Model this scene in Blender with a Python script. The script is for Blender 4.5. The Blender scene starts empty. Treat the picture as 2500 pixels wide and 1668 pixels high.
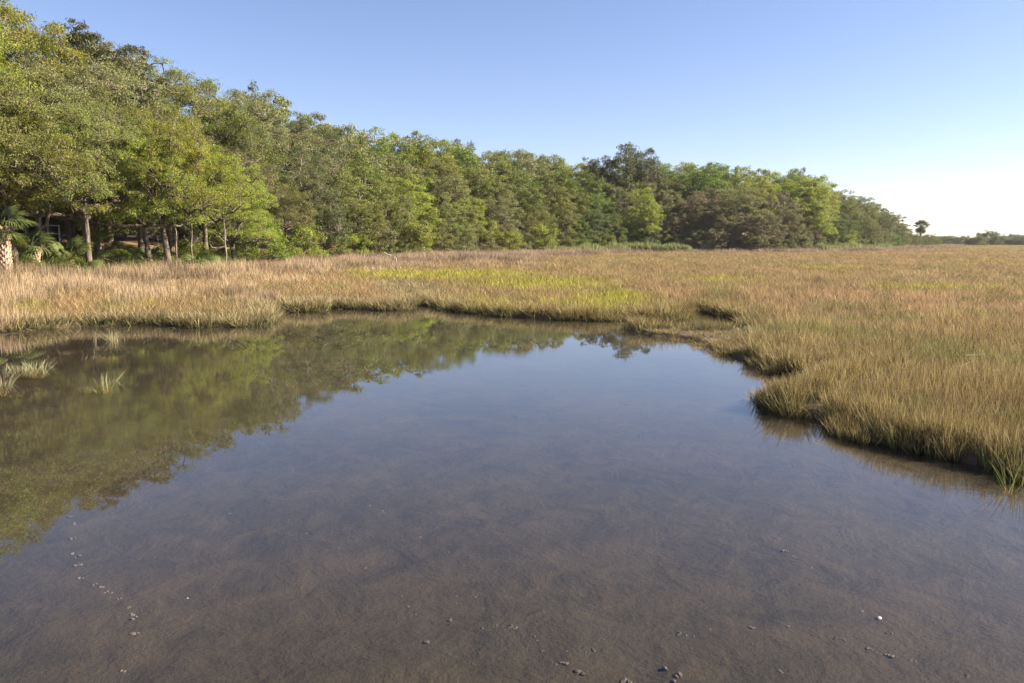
import bpy, math, random
import numpy as np
from mathutils import Vector, Matrix

# ------------------------------------------------------------------ camera, sky, sun, exposure
scene = bpy.context.scene
COL = scene.collection
EYE = 2.5
FPX = 1944.0                        # focal length in pixels of the 2500 px wide photograph (28 mm)
PITCH = math.atan(246.0 / FPX)
cam_d = bpy.data.cameras.new('camera')
cam_d.lens = 28.0; cam_d.sensor_width = 36.0
cam_d.clip_start = 0.1; cam_d.clip_end = 9000
cam = bpy.data.objects.new('camera', cam_d)
cam.location = (0, 0, EYE)
cam.rotation_euler = (math.pi / 2 - PITCH, 0, 0)
COL.objects.link(cam)
scene.camera = cam

SUN_AZ = math.radians(91)           # clockwise from the viewing direction
SUN_EL = math.radians(33)
world = bpy.data.worlds.new('World'); scene.world = world
world.use_nodes = True
wn = world.node_tree
sky = wn.nodes.new('ShaderNodeTexSky')
sky.sky_type = 'NISHITA'; sky.sun_disc = False
sky.sun_elevation = SUN_EL; sky.sun_rotation = SUN_AZ
sky.altitude = 0; sky.air_density = 0.9; sky.dust_density = 0.3; sky.ozone_density = 5.0
wb = wn.nodes.new('ShaderNodeMix'); wb.data_type = 'RGBA'; wb.blend_type = 'MULTIPLY'     # white balance of the daylight
wb.inputs[0].default_value = 1.0; wb.inputs[7].default_value = (1.03, 0.825, 0.80, 1)
wn.links.new(sky.outputs[0], wb.inputs[6]); wn.links.new(wb.outputs[2], wn.nodes['Background'].inputs[0])
wn.nodes['Background'].inputs[1].default_value = 0.066
sun_d = bpy.data.lights.new('sun', 'SUN')
sun_d.energy = 5.0; sun_d.angle = math.radians(0.53); sun_d.color = (1.0, 0.86, 0.68)
sun = bpy.data.objects.new('sun', sun_d)
sdir = Vector((math.sin(SUN_AZ) * math.cos(SUN_EL), math.cos(SUN_AZ) * math.cos(SUN_EL), math.sin(SUN_EL)))
sun.rotation_euler = sdir.to_track_quat('Z', 'Y').to_euler()
sun.location = (60, 10, 60)
COL.objects.link(sun)
vs = scene.view_settings
vs.view_transform = 'Standard'; vs.look = 'None'; vs.gamma = 1.0; vs.use_curve_mapping = False
vs.exposure = 1.88
scene.render.engine = 'CYCLES'
cy = scene.cycles
cy.max_bounces = 6; cy.diffuse_bounces = 2; cy.glossy_bounces = 3; cy.transmission_bounces = 4; cy.transparent_max_bounces = 8

# ------------------------------------------------------------------ helpers
CP, SP = math.cos(PITCH), math.sin(PITCH)
K = 2500.0 / 2350.0                 # measured on a 2350 px wide view of the photograph

def slope(y):
    v = 834 - y * K
    return (v * CP - FPX * SP) / (FPX * CP + v * SP)

def at(x, y, Y):
    """world point at depth Y seen at view pixel x, y"""
    v = 834 - y * K
    fw = FPX * CP + v * SP
    return (Y * (x * K - 1250) / fw, Y, EYE + Y * slope(y))

def on_level(x, y, z=0.0):
    v = 834 - y * K
    dz = v * CP - FPX * SP
    t = (z - EYE) / dz
    return ((x * K - 1250) * t, (FPX * CP + v * SP) * t)

def project(X, Y, Z):
    dz = Z - EYE
    f = Y * CP - dz * SP
    u = Y * SP + dz * CP
    f = np.maximum(f, 0.1)
    return (1250 + FPX * X / f) / K, (834 - FPX * u / f) / K

def hash2(ix, iy, seed):
    h = (ix.astype(np.int64) * 374761393 + iy.astype(np.int64) * 668265263 + seed * 1442695041) & 0xffffffff
    h = ((h ^ (h >> 13)) * 1274126177) & 0xffffffff
    h = h ^ (h >> 16)
    return (h & 0xffffff) / float(0xffffff)

def vnoise(x, y, seed=0):
    x = np.asarray(x, float); y = np.asarray(y, float)
    ix = np.floor(x); iy = np.floor(y)
    fx = x - ix; fy = y - iy
    fx = fx * fx * (3 - 2 * fx); fy = fy * fy * (3 - 2 * fy)
    a = hash2(ix, iy, seed); b = hash2(ix + 1, iy, seed)
    c = hash2(ix, iy + 1, seed); d = hash2(ix + 1, iy + 1, seed)
    return (a * (1 - fx) + b * fx) * (1 - fy) + (c * (1 - fx) + d * fx) * fy

def fbm(x, y, seed=0, oct=4):
    s = 0; amp = 0.5; tot = 0
    for o in range(oct):
        s = s + amp * vnoise(x * 2 ** o, y * 2 ** o, seed + o * 17)
        tot += amp; amp *= 0.5
    return s / tot

def sstep(a, b, x):
    t = np.clip((x - a) / (b - a), 0, 1)
    return t * t * (3 - 2 * t)

def mesh_from(name, V, F, mat=None, smooth=False, attrs=None):
    """F: (n,3) or (n,4) array or list of such arrays"""
    me = bpy.data.meshes.new(name)
    V = np.asarray(V, np.float32)
    Fs = F if isinstance(F, list) else [F]
    Fs = [np.asarray(f, np.int32) for f in Fs if len(f)]
    nl = sum(f.size for f in Fs); nf = sum(len(f) for f in Fs)
    me.vertices.add(len(V)); me.vertices.foreach_set('co', V.ravel())
    if nf:
        me.loops.add(nl); me.polygons.add(nf)
        me.loops.foreach_set('vertex_index', np.concatenate([f.ravel() for f in Fs]))
        tot = np.concatenate([np.full(len(f), f.shape[1], np.int32) for f in Fs])
        st = np.concatenate([[0], np.cumsum(tot)[:-1]]).astype(np.int32)
        me.polygons.foreach_set('loop_start', st)
        me.polygons.foreach_set('loop_total', tot)
        if smooth:
            me.polygons.foreach_set('use_smooth', np.ones(nf, bool))
    for k, a in (attrs or {}).items():
        a = np.asarray(a, np.float32)
        if a.ndim == 1:
            at_ = me.attributes.new(k, 'FLOAT', 'POINT'); at_.data.foreach_set('value', a)
        else:
            at_ = me.attributes.new(k, 'FLOAT_VECTOR', 'POINT'); at_.data.foreach_set('vector', a.ravel())
    me.update(calc_edges=True)
    if mat: me.materials.append(mat)
    return me

def link(name, me, parent=None, loc=None, rz=None):
    o = bpy.data.objects.new(name, me); COL.objects.link(o)
    if parent: o.parent = parent
    if loc is not None: o.location = loc
    if rz is not None: o.rotation_euler = (0, 0, rz)
    return o

def tag(o, label=None, cat=None, group=None, kind=None):
    if label: o['label'] = label
    if cat: o['category'] = cat
    if group: o['group'] = group
    if kind: o['kind'] = kind
    return o

def ordinal(n):
    return '%d%s' % (n, 'th' if 10 <= n % 100 <= 20 else {1: 'st', 2: 'nd', 3: 'rd'}.get(n % 10, 'th'))

class Geo:
    """collects tubes and faces for one mesh"""
    def __init__(self): self.V = []; self.Q = []; self.T = []; self.n = 0
    def add(self, V, Q=None, T=None):
        V = np.asarray(V, float).reshape(-1, 3)
        if Q is not None and len(Q): self.Q.append(np.asarray(Q, np.int32) + self.n)
        if T is not None and len(T): self.T.append(np.asarray(T, np.int32) + self.n)
        self.V.append(V); self.n += len(V)
    def tube(self, P, R, k=6, rough=0.0, rng=None):
        P = np.asarray(P, float); R = np.asarray(R, float); m = len(P)
        d = np.gradient(P, axis=0); d /= np.linalg.norm(d, axis=1)[:, None] + 1e-9
        ref = np.where(np.abs(d[:, 2:3]) < 0.9, np.array([[0, 0, 1.0]]), np.array([[1.0, 0, 0]]))
        if np.any(np.abs(d[:, 2]) < 0.9) and np.any(np.abs(d[:, 2]) >= 0.9):
            ref = np.tile(np.array([[0.31, 0.95, 0.05]]), (m, 1))
        a = np.cross(d, ref); a /= np.linalg.norm(a, axis=1)[:, None] + 1e-9
        b = np.cross(d, a)
        th = np.arange(k) * 2 * math.pi / k
        rr = R[:, None] * np.ones((m, k))
        if rough and rng is not None: rr = rr * (1 + rough * rng.uniform(-1, 1, (m, k)))
        V = P[:, None, :] + rr[..., None] * (np.cos(th)[None, :, None] * a[:, None, :] + np.sin(th)[None, :, None] * b[:, None, :])
        i = np.arange(m - 1)[:, None] * k; j = np.arange(k)[None, :]; j2 = (j + 1) % k
        Q = np.stack([i + j, i + j2, i + k + j2, i + k + j], -1).reshape(-1, 4)
        self.add(V.reshape(-1, 3), Q)
    def mesh(self, name, mat, smooth=True, attrs=None):
        F = []
        if self.Q: F.append(np.concatenate(self.Q))
        if self.T: F.append(np.concatenate(self.T))
        return mesh_from(name, np.concatenate(self.V), F, mat, smooth, attrs)

# ------------------------------------------------------------------ materials
def new_mat(name):
    m = bpy.data.materials.new(name); m.use_nodes = True
    nt = m.node_tree; nt.nodes.clear()
    return m, nt, nt.nodes, nt.links

def nd(N, t, **kw):
    n = N.new(t)
    for k, v in kw.items(): setattr(n, k, v)
    return n

def mixc(N, L, fac, a, b, blend='MIX'):
    n = N.new('ShaderNodeMix'); n.data_type = 'RGBA'; n.blend_type = blend
    for s, v in ((0, fac), (6, a), (7, b)):
        if isinstance(v, (int, float)): n.inputs[s].default_value = v
        elif isinstance(v, tuple): n.inputs[s].default_value = (*v, 1) if len(v) == 3 else v
        else: L.new(v, n.inputs[s])
    return n.outputs[2]

def math_n(N, L, op, a, b=None, c=None, clamp=False):
    n = N.new('ShaderNodeMath'); n.operation = op; n.use_clamp = clamp
    for i, v in enumerate((a, b, c)):
        if v is None: continue
        if isinstance(v, (int, float)): n.inputs[i].default_value = v
        else: L.new(v, n.inputs[i])
    return n.outputs[0]

def attr(N, name, typ='GEOMETRY'):
    n = N.new('ShaderNodeAttribute'); n.attribute_name = name; n.attribute_type = typ
    return n

def leaf_mat(name, dark, light, trans=0.32, yellow=None):
    m, nt, N, L = new_mat(name)
    r = attr(N, 'r'); c = attr(N, 'c')
    oi = N.new('ShaderNodeObjectInfo')
    f = math_n(N, L, 'MULTIPLY_ADD', c.outputs['Fac'], 0.55, math_n(N, L, 'MULTIPLY', r.outputs['Fac'], 0.45))
    col = mixc(N, L, f, dark, light)
    if yellow:
        k = math_n(N, L, 'GREATER_THAN', r.outputs['Fac'], 0.86)
        col = mixc(N, L, k, col, yellow)
    hs = N.new('ShaderNodeHueSaturation')
    L.new(math_n(N, L, 'MULTIPLY_ADD', oi.outputs['Random'], 0.04, 0.48), hs.inputs['Hue'])
    L.new(math_n(N, L, 'MULTIPLY_ADD', oi.outputs['Random'], 0.35, 0.82), hs.inputs['Value'])
    hs.inputs['Saturation'].default_value = 1.0
    L.new(col, hs.inputs['Color'])
    d = N.new('ShaderNodeBsdfPrincipled')
    d.inputs['Roughness'].default_value = 0.55
    d.inputs['Specular IOR Level'].default_value = 0.35
    L.new(hs.outputs[0], d.inputs['Base Color'])
    t = N.new('ShaderNodeBsdfTranslucent')
    L.new(mixc(N, L, 1.0, hs.outputs[0], (1.15, 1.2, 0.6), 'MULTIPLY'), t.inputs['Color'])
    mx = N.new('ShaderNodeMixShader'); mx.inputs[0].default_value = trans
    L.new(d.outputs[0], mx.inputs[1]); L.new(t.outputs[0], mx.inputs[2])
    o = N.new('ShaderNodeOutputMaterial'); L.new(mx.outputs[0], o.inputs[0])
    return m

def bark_mat(name, a, b, scale=6.0, stretch=0.25):
    m, nt, N, L = new_mat(name)
    tc = N.new('ShaderNodeTexCoord')
    mp = N.new('ShaderNodeMapping'); mp.inputs['Scale'].default_value = (1, 1, stretch)
    L.new(tc.outputs['Object'], mp.inputs[0])
    n1 = nd(N, 'ShaderNodeTexNoise'); n1.inputs['Scale'].default_value = scale; n1.inputs['Detail'].default_value = 6
    L.new(mp.outputs[0], n1.inputs[0])
    rp = N.new('ShaderNodeValToRGB')
    rp.color_ramp.elements[0].position = 0.35; rp.color_ramp.elements[0].color = (*a, 1)
    rp.color_ramp.elements[1].position = 0.68; rp.color_ramp.elements[1].color = (*b, 1)
    L.new(n1.outputs[0], rp.inputs[0])
    d = N.new('ShaderNodeBsdfPrincipled'); d.inputs['Roughness'].default_value = 0.9
    d.inputs['Specular IOR Level'].default_value = 0.15
    L.new(rp.outputs[0], d.inputs['Base Color'])
    bp = N.new('ShaderNodeBump'); bp.inputs['Strength'].default_value = 0.6; bp.inputs['Distance'].default_value = 0.05
    L.new(n1.outputs[0], bp.inputs['Height']); L.new(bp.outputs[0], d.inputs['Normal'])
    o = N.new('ShaderNodeOutputMaterial'); L.new(d.outputs[0], o.inputs[0])
    return m

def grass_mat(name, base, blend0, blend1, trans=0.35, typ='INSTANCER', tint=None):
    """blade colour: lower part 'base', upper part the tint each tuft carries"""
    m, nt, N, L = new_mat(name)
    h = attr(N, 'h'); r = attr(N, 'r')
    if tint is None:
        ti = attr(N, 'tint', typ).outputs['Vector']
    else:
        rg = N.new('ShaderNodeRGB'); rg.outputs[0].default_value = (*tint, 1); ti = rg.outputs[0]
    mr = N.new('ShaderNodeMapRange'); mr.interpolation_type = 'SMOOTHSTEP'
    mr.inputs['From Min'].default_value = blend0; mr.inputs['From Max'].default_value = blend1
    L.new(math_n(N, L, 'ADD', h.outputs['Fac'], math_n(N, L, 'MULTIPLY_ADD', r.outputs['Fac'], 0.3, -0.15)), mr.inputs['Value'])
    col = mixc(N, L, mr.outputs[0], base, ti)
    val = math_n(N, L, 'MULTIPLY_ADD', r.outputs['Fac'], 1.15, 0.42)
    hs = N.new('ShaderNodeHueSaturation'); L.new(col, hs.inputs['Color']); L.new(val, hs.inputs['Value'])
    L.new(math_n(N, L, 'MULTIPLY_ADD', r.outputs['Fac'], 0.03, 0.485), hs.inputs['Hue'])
    d = N.new('ShaderNodeBsdfPrincipled'); d.inputs['Roughness'].default_value = 0.6
    d.inputs['Specular IOR Level'].default_value = 0.25
    L.new(hs.outputs[0], d.inputs['Base Color'])
    t = N.new('ShaderNodeBsdfTranslucent'); L.new(hs.outputs[0], t.inputs['Color'])
    mx = N.new('ShaderNodeMixShader'); mx.inputs[0].default_value = trans
    L.new(d.outputs[0], mx.inputs[1]); L.new(t.outputs[0], mx.inputs[2])
    o = N.new('ShaderNodeOutputMaterial'); L.new(mx.outputs[0], o.inputs[0])
    return m

def ground_mat():
    m, nt, N, L = new_mat('ground_mud_and_litter')
    geo = N.new('ShaderNodeNewGeometry')
    litter = attr(N, 'litter'); marsh = attr(N, 'marsh')
    def noise(s, det=5, rough=0.55, dist=0.0):
        n = N.new('ShaderNodeTexNoise'); n.inputs['Scale'].default_value = s; n.inputs['Detail'].default_value = det
        n.inputs['Roughness'].default_value = rough; n.inputs['Distortion'].default_value = dist
        L.new(geo.outputs['Position'], n.inputs[0]); return n.outputs[0]
    big = noise(0.45, 4); mid = noise(2.2, 6, 0.65, 0.6); fine = noise(22, 4, 0.7); spk = noise(75, 2)
    rp = N.new('ShaderNodeValToRGB')
    e = rp.color_ramp.elements
    e[0].position = 0.36; e[0].color = (0.012, 0.012, 0.010, 1)
    e[1].position = 0.60; e[1].color = (0.058, 0.046, 0.031, 1)
    L.new(math_n(N, L, 'MULTIPLY_ADD', mid, 0.55, math_n(N, L, 'MULTIPLY', big, 0.45)), rp.inputs[0])
    c = mixc(N, L, math_n(N, L, 'MULTIPLY_ADD', fine, 0.9, -0.1, clamp=True), rp.outputs[0], (0.048, 0.043, 0.034))
    c = mixc(N, L, 1.0, c, mixc(N, L, spk, (0.55, 0.55, 0.55), (1.42, 1.4, 1.36)), 'MULTIPLY')
    # marsh soil between the stems: dark peat with dead straw
    pe = mixc(N, L, fine, (0.035, 0.028, 0.02), (0.13, 0.095, 0.055))
    c = mixc(N, L, marsh.outputs['Fac'], c, pe)
    # leaf litter under the trees
    li = mixc(N, L, noise(9, 5, 0.7), (0.09, 0.058, 0.034), (0.33, 0.205, 0.11))
    c = mixc(N, L, litter.outputs['Fac'], c, li)
    d = N.new('ShaderNodeBsdfPrincipled'); d.inputs['Roughness'].default_value = 0.85
    d.inputs['Specular IOR Level'].default_value = 0.2
    L.new(c, d.inputs['Base Color'])
    hgt = math_n(N, L, 'MULTIPLY_ADD', mid, 1.0, math_n(N, L, 'MULTIPLY', fine, 0.35))
    bp = N.new('ShaderNodeBump'); bp.inputs['Strength'].default_value = 0.9; bp.inputs['Distance'].default_value = 0.045
    L.new(hgt, bp.inputs['Height']); L.new(bp.outputs[0], d.inputs['Normal'])
    o = N.new('ShaderNodeOutputMaterial'); L.new(d.outputs[0], o.inputs[0])
    return m

def water_mat():
    m, nt, N, L = new_mat('shallow_still_water')
    geo = N.new('ShaderNodeNewGeometry')
    mp = N.new('ShaderNodeMapping'); mp.inputs['Scale'].default_value = (1.0, 2.2, 1); mp.inputs['Rotation'].default_value = (0, 0, 0.35)
    L.new(geo.outputs['Position'], mp.inputs[0])
    n1 = N.new('ShaderNodeTexNoise'); n1.inputs['Scale'].default_value = 5.5; n1.inputs['Detail'].default_value = 3
    L.new(mp.outputs[0], n1.inputs[0])
    n2 = N.new('ShaderNodeTexNoise'); n2.inputs['Scale'].default_value = 0.22; n2.inputs['Detail'].default_value = 2
    L.new(geo.outputs['Position'], n2.inputs[0])
    mr = N.new('ShaderNodeMapRange'); mr.inputs['From Min'].default_value = 0.48; mr.inputs['From Max'].default_value = 0.72
    mr.inputs['To Min'].default_value = 0.010; mr.inputs['To Max'].default_value = 0.22
    L.new(n2.outputs[0], mr.inputs['Value'])
    bp = N.new('ShaderNodeBump'); bp.inputs['Strength'].default_value = 1.0
    bp.inputs['Distance'].default_value = 0.004
    L.new(math_n(N, L, 'MULTIPLY', n1.outputs[0], mr.outputs[0]), bp.inputs['Height'])
    lw = N.new('ShaderNodeLayerWeight'); lw.inputs['Blend'].default_value = 0.5; L.new(bp.outputs[0], lw.inputs['Normal'])
    fres = math_n(N, L, 'MULTIPLY_ADD', math_n(N, L, 'POWER', lw.outputs['Facing'], 5.0), 0.979, 0.021, clamp=True)   # Schlick, n = 1.34
    gl = N.new('ShaderNodeBsdfGlossy'); gl.inputs['Roughness'].default_value = 0.004; L.new(bp.outputs[0], gl.inputs['Normal'])
    gl.inputs['Color'].default_value = (1, 1, 1, 1)
    tr = N.new('ShaderNodeBsdfTransparent'); tr.inputs['Color'].default_value = (0.84, 0.82, 0.76, 1)
    mx = N.new('ShaderNodeMixShader'); L.new(fres, mx.inputs[0])
    L.new(tr.outputs[0], mx.inputs[1]); L.new(gl.outputs[0], mx.inputs[2])
    o = N.new('ShaderNodeOutputMaterial'); L.new(mx.outputs[0], o.inputs[0])
    return m

def plain_mat(name, col, rough=0.7, var=0.25, scale=20, spec=0.3, bump=0.3):
    m, nt, N, L = new_mat(name)
    tc = N.new('ShaderNodeTexCoord')
    n1 = N.new('ShaderNodeTexNoise'); n1.inputs['Scale'].default_value = scale; n1.inputs['Detail'].default_value = 5
    L.new(tc.outputs['Object'], n1.inputs[0])
    c = mixc(N, L, n1.outputs[0], tuple(max(0, v * (1 - var)) for v in col), tuple(v * (1 + var) for v in col))
    d = N.new('ShaderNodeBsdfPrincipled'); d.inputs['Roughness'].default_value = rough; d.inputs['Specular IOR Level'].default_value = spec
    L.new(c, d.inputs['Base Color'])
    bp = N.new('ShaderNodeBump'); bp.inputs['Strength'].default_value = bump; bp.inputs['Distance'].default_value = 0.01
    L.new(n1.outputs[0], bp.inputs['Height']); L.new(bp.outputs[0], d.inputs['Normal'])
    o = N.new('ShaderNodeOutputMaterial'); L.new(d.outputs[0], o.inputs[0])
    return m

M = {}
M['ground'] = ground_mat()
M['water'] = water_mat()
M['fresh'] = leaf_mat('leaves_fresh_yellow_green', (0.115, 0.152, 0.022), (0.285, 0.315, 0.05), 0.38, (0.33, 0.30, 0.06))
M['olive'] = leaf_mat('leaves_olive', (0.092, 0.122, 0.028), (0.218, 0.242, 0.062), 0.33, (0.25, 0.22, 0.075))
M['grey'] = leaf_mat('leaves_grey_olive', (0.098, 0.114, 0.044), (0.225, 0.228, 0.10), 0.30, (0.24, 0.215, 0.10))
M['green'] = leaf_mat('leaves_mid_green', (0.065, 0.105, 0.02), (0.18, 0.22, 0.042), 0.33)
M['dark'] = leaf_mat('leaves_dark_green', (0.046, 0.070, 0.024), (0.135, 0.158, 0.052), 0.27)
M['brown'] = leaf_mat('leaves_brown_grey', (0.105, 0.098, 0.055), (0.23, 0.195, 0.115), 0.26)
M['pine'] = leaf_mat('pine_needles', (0.030, 0.050, 0.018), (0.095, 0.110, 0.034), 0.2, (0.15, 0.10, 0.045))
M['palm'] = leaf_mat('palm_leaf', (0.052, 0.080, 0.02), (0.14, 0.165, 0.05), 0.3)
M['shrub'] = leaf_mat('leaves_bright_shrub', (0.070, 0.120, 0.014), (0.20, 0.235, 0.03), 0.35)
M['bark'] = bark_mat('bark_grey_brown', (0.055, 0.043, 0.033), (0.19, 0.155, 0.12))
M['bark_pale'] = bark_mat('bark_pale_grey', (0.10, 0.082, 0.065), (0.29, 0.245, 0.20), 5)
M['boot'] = bark_mat('palm_trunk_boots', (0.16, 0.10, 0.065), (0.46, 0.33, 0.24), 9, 0.6)
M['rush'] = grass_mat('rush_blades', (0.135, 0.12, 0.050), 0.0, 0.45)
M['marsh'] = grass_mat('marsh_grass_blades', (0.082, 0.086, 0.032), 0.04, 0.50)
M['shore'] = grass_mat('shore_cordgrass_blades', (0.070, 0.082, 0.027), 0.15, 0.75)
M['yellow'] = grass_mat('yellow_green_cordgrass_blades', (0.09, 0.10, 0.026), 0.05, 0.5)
M['reed'] = grass_mat('reed_blades', (0.11, 0.125, 0.05), 0.1, 0.5)
M['cover'] = grass_mat('ground_cover_leaves', (0.08, 0.12, 0.02), 0.0, 0.4)
M['tuft'] = grass_mat('pale_tuft_blades', (0.42, 0.20, 0.075), 0.02, 0.28, 0.3, tint=(0.30, 0.285, 0.16))
M['sprout'] = grass_mat('green_sprout_blades', (0.30, 0.14, 0.05), 0.02, 0.3, 0.35, tint=(0.13, 0.16, 0.04))
M['clump'] = grass_mat('olive_clump_blades', (0.13, 0.10, 0.035), 0.02, 0.4, 0.3, tint=(0.15, 0.13, 0.052))
M['mud'] = plain_mat('mud_lump_grey_brown', (0.075, 0.065, 0.052), 0.6, 0.4, 60, 0.5)
M['mudpale'] = plain_mat('oyster_lump_pale', (0.12, 0.105, 0.088), 0.55, 0.6, 60, 0.5)
M['shell'] = plain_mat('shell_white', (0.55, 0.51, 0.44), 0.4, 0.1, 80, 0.5)
M['white'] = plain_mat('white_painted_rail', (0.62, 0.62, 0.60), 0.5, 0.12, 6)
M['screen'] = plain_mat('dark_screen_panel', (0.035, 0.033, 0.032), 0.8, 0.3, 9)
M['wood'] = plain_mat('bleached_driftwood', (0.42, 0.38, 0.33), 0.8, 0.25, 12)
M['stalk'] = plain_mat('dry_stalk', (0.40, 0.31, 0.19), 0.8, 0.2, 12)

# ------------------------------------------------------------------ plan of the place
POND_PX = [(0, 763), (60, 760), (130, 753), (200, 750), (300, 746), (380, 746), (450, 753), (550, 750), (610, 746), (632, 731),
           (625, 718), (560, 706), (600, 708), (680, 716), (745, 714), (765, 706), (850, 712), (935, 712), (955, 703), (940, 688), (908, 670),
           (893, 660), (925, 659), (966, 680), (1000, 706), (1050, 715), (1150, 725), (1250, 731), (1350, 736), (1450, 737), (1550, 735), (1575, 728),
           (1585, 712), (1640, 718), (1690, 734), (1725, 741), (1700, 756), (1640, 766), (1560, 764), (1500, 757), (1462, 753), (1442, 757), (1500, 773), (1560, 778),
           (1609, 790), (1640, 803), (1671, 815), (1755, 836), (1796, 863), (1850, 869), (1900, 863), (1995, 858), (2000, 866), (1920, 880), (1820, 915), (1768, 930),
           (1755, 938), (1806, 949), (1857, 958), (1947, 980), (1962, 1005), (2037, 1022), (2142, 1045), (2262, 1072), (2350, 1100)]
POND = [on_level(x, y) for x, y in POND_PX]
POND += [(6.3, 7.9), (6.0, 7.2), (6.9, 6.6), (8.5, 5.5), (10, 2), (13, -6), (15, -40), (-45, -40), (-45, 18), (-28, 21.5), (-20, 22.6)]
POND = np.array(POND)

EDGE_PX = [(-900, 24), (-450, 31), (-200, 37), (0, 42), (250, 48), (500, 57), (700, 68), (850, 82), (1000, 100), (1150, 118), (1300, 136), (1450, 150),
           (1600, 150), (1750, 146), (1900, 160), (2000, 178), (2050, 195), (2100, 228), (2140, 275), (2155, 330)]
def edge_pt(x, Y): return (Y * (x * K - 1250) / (FPX / CP), Y)
EDGE = np.array([edge_pt(x, Y) for x, Y in EDGE_PX])

def seg_dist(px, py, A, B):
    ax, ay = A; bx, by = B
    dx, dy = bx - ax, by - ay
    t = np.clip(((px - ax) * dx + (py - ay) * dy) / (dx * dx + dy * dy + 1e-12), 0, 1)
    return np.hypot(px - (ax + t * dx), py - (ay + t * dy))

def poly_dist(px, py, P, closed):
    d = np.full(np.shape(px), 1e9)
    n = len(P)
    for i in range(n if closed else n - 1):
        d = np.minimum(d, seg_dist(px, py, P[i], P[(i + 1) % n]))
    return d

def inside(px, py, P):
    r = np.zeros(np.shape(px), bool); n = len(P)
    for i in range(n):
        x1, y1 = P[i]; x2, y2 = P[(i + 1) % n]
        c = ((y1 > py) != (y2 > py)) & (px < (x2 - x1) * (py - y1) / (y2 - y1 + 1e-12) + x1)
        r ^= c
    return r

FOREST = np.array([tuple(p) for p in EDGE] + [(200, 900), (-600, 900), (-600, 10)])

def pond_sd(x, y):
    wx = (fbm(x * 1.3, y * 1.3, 5, 3) - 0.5) * 0.35; wy = (fbm(x * 1.3, y * 1.3, 9, 3) - 0.5) * 0.35
    x2, y2 = x + wx, y + wy
    d = poly_dist(x2, y2, POND, True)
    return np.where(inside(x2, y2, POND), -d, d)

def forest_sd(x, y):
    d = poly_dist(x, y, EDGE, False)
    return np.where(inside(x, y, FOREST), d, -d)

POOL = [(on_level(1145, 606, 0.3), 3.2, 1.3)]          # small open pool out on the marsh
ISLAND_Y = 372.0

def terrain(x, y):
    x = np.asarray(x, float); y = np.asarray(y, float)
    ps = pond_sd(x, y); fs = forest_sd(x, y)
    rr = np.hypot(x, y)
    out = sstep(-0.02, 0.12, ps) * 0.12 + sstep(0.3, 9, ps) * 0.12 + sstep(10, 40, ps) * 0.02
    out = out + (fbm(x * 0.25, y * 0.25, 3, 3) - 0.5) * 0.16 * sstep(1, 8, ps)
    dep = -0.02 - sstep(0.0, 2.5, -ps) * 0.075 - sstep(0, 1, (y - 4) / 12) * sstep(1, 5, -ps) * 0.10
    dep = dep + (fbm(x * 2.1, y * 2.1, 31, 4) - 0.5) * 0.035 + (fbm(x * 9, y * 9, 41, 2) - 0.5) * 0.012
    # wet mud flat by the left shore
    mf = np.exp(-(((x + 11.6) / 3.6) ** 2 + ((y - 19.6) / 2.4) ** 2))
    dep = dep + mf * (0.075 + (fbm(x * 3, y * 6, 51, 4) - 0.5) * 0.12)
    z = np.where(ps > 0, out - 0.02, dep)
    far = sstep(60, 200, rr)
    z = z - far * 0.04
    ridge = sstep(-1.2, 4.5, fs) * 1.25 + sstep(3, 13, fs) * 1.15 + sstep(12, 30, fs) * 0.9 + sstep(28, 52, fs) * 4.5  # last rise added behind the woods to block bright sky under the crowns
    z = z + ridge * (0.85 + 0.3 * fbm(x * 0.08, y * 0.08, 77, 2))
    z = z + np.where(y > ISLAND_Y, 0.5, 0) * sstep(ISLAND_Y, ISLAND_Y + 12, y)
    for (cx, cy_), a, b in POOL:
        z = z - 0.22 * np.exp(-((((x - cx) / a) ** 2 + ((y - cy_) / b) ** 2)) ** 2)
    return z, ps, fs

def gz(x, y):
    return float(terrain(np.array([x]), np.array([y]))[0][0])

# ------------------------------------------------------------------ ground and water
fa = np.radians(np.linspace(-42, 42, 360))
ca = np.radians(np.arange(48, 313, 6))
ang = np.concatenate([fa, ca])
rad = np.concatenate([[0.6, 1.2, 2.0, 2.7], np.exp(np.arange(math.log(3.4), math.log(7.0), 0.0125)), np.exp(np.arange(math.log(7.05), math.log(42), 0.005)), np.exp(np.arange(math.log(42.3), math.log(430), 0.0125)), [470, 530, 620, 760, 1000, 1500, 2500, 4500]])
RR, AA = np.meshgrid(rad, ang, indexing='ij')
GX, GY = RR * np.sin(AA), RR * np.cos(AA)
gzv, gps, gfs = terrain(GX.ravel(), GY.ravel())
nr, na = GX.shape
V = np.stack([GX.ravel(), GY.ravel(), gzv], 1)
ii = np.arange(nr - 1)[:, None] * na; jj = np.arange(na)[None, :]; jn = (jj + 1) % na
Q = np.stack([ii + jj, ii + na + jj, ii + na + jn, ii + jn], -1).reshape(-1, 4)
V = np.vstack([V, [[0, 0, gz(0.01, 0.01)]]])
T = np.stack([np.full(na, len(V) - 1), np.arange(na), (np.arange(na) + 1) % na], 1)
litter = np.append(sstep(-0.8, 1.2, gfs + (fbm(GX.ravel(), GY.ravel(), 8, 3) - 0.5) * 1.5) * (1 - 0.8 * sstep(57, 66, GY.ravel())), 0)
marshm = np.append(sstep(-0.25, -0.02, gps), 0)
gme = mesh_from('ground', V, [Q, T], M['ground'], True, {'litter': litter, 'marsh': marshm})
tag(link('ground', gme), 'brown mud, marsh soil and leaf litter sheet', kind='structure')

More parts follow.
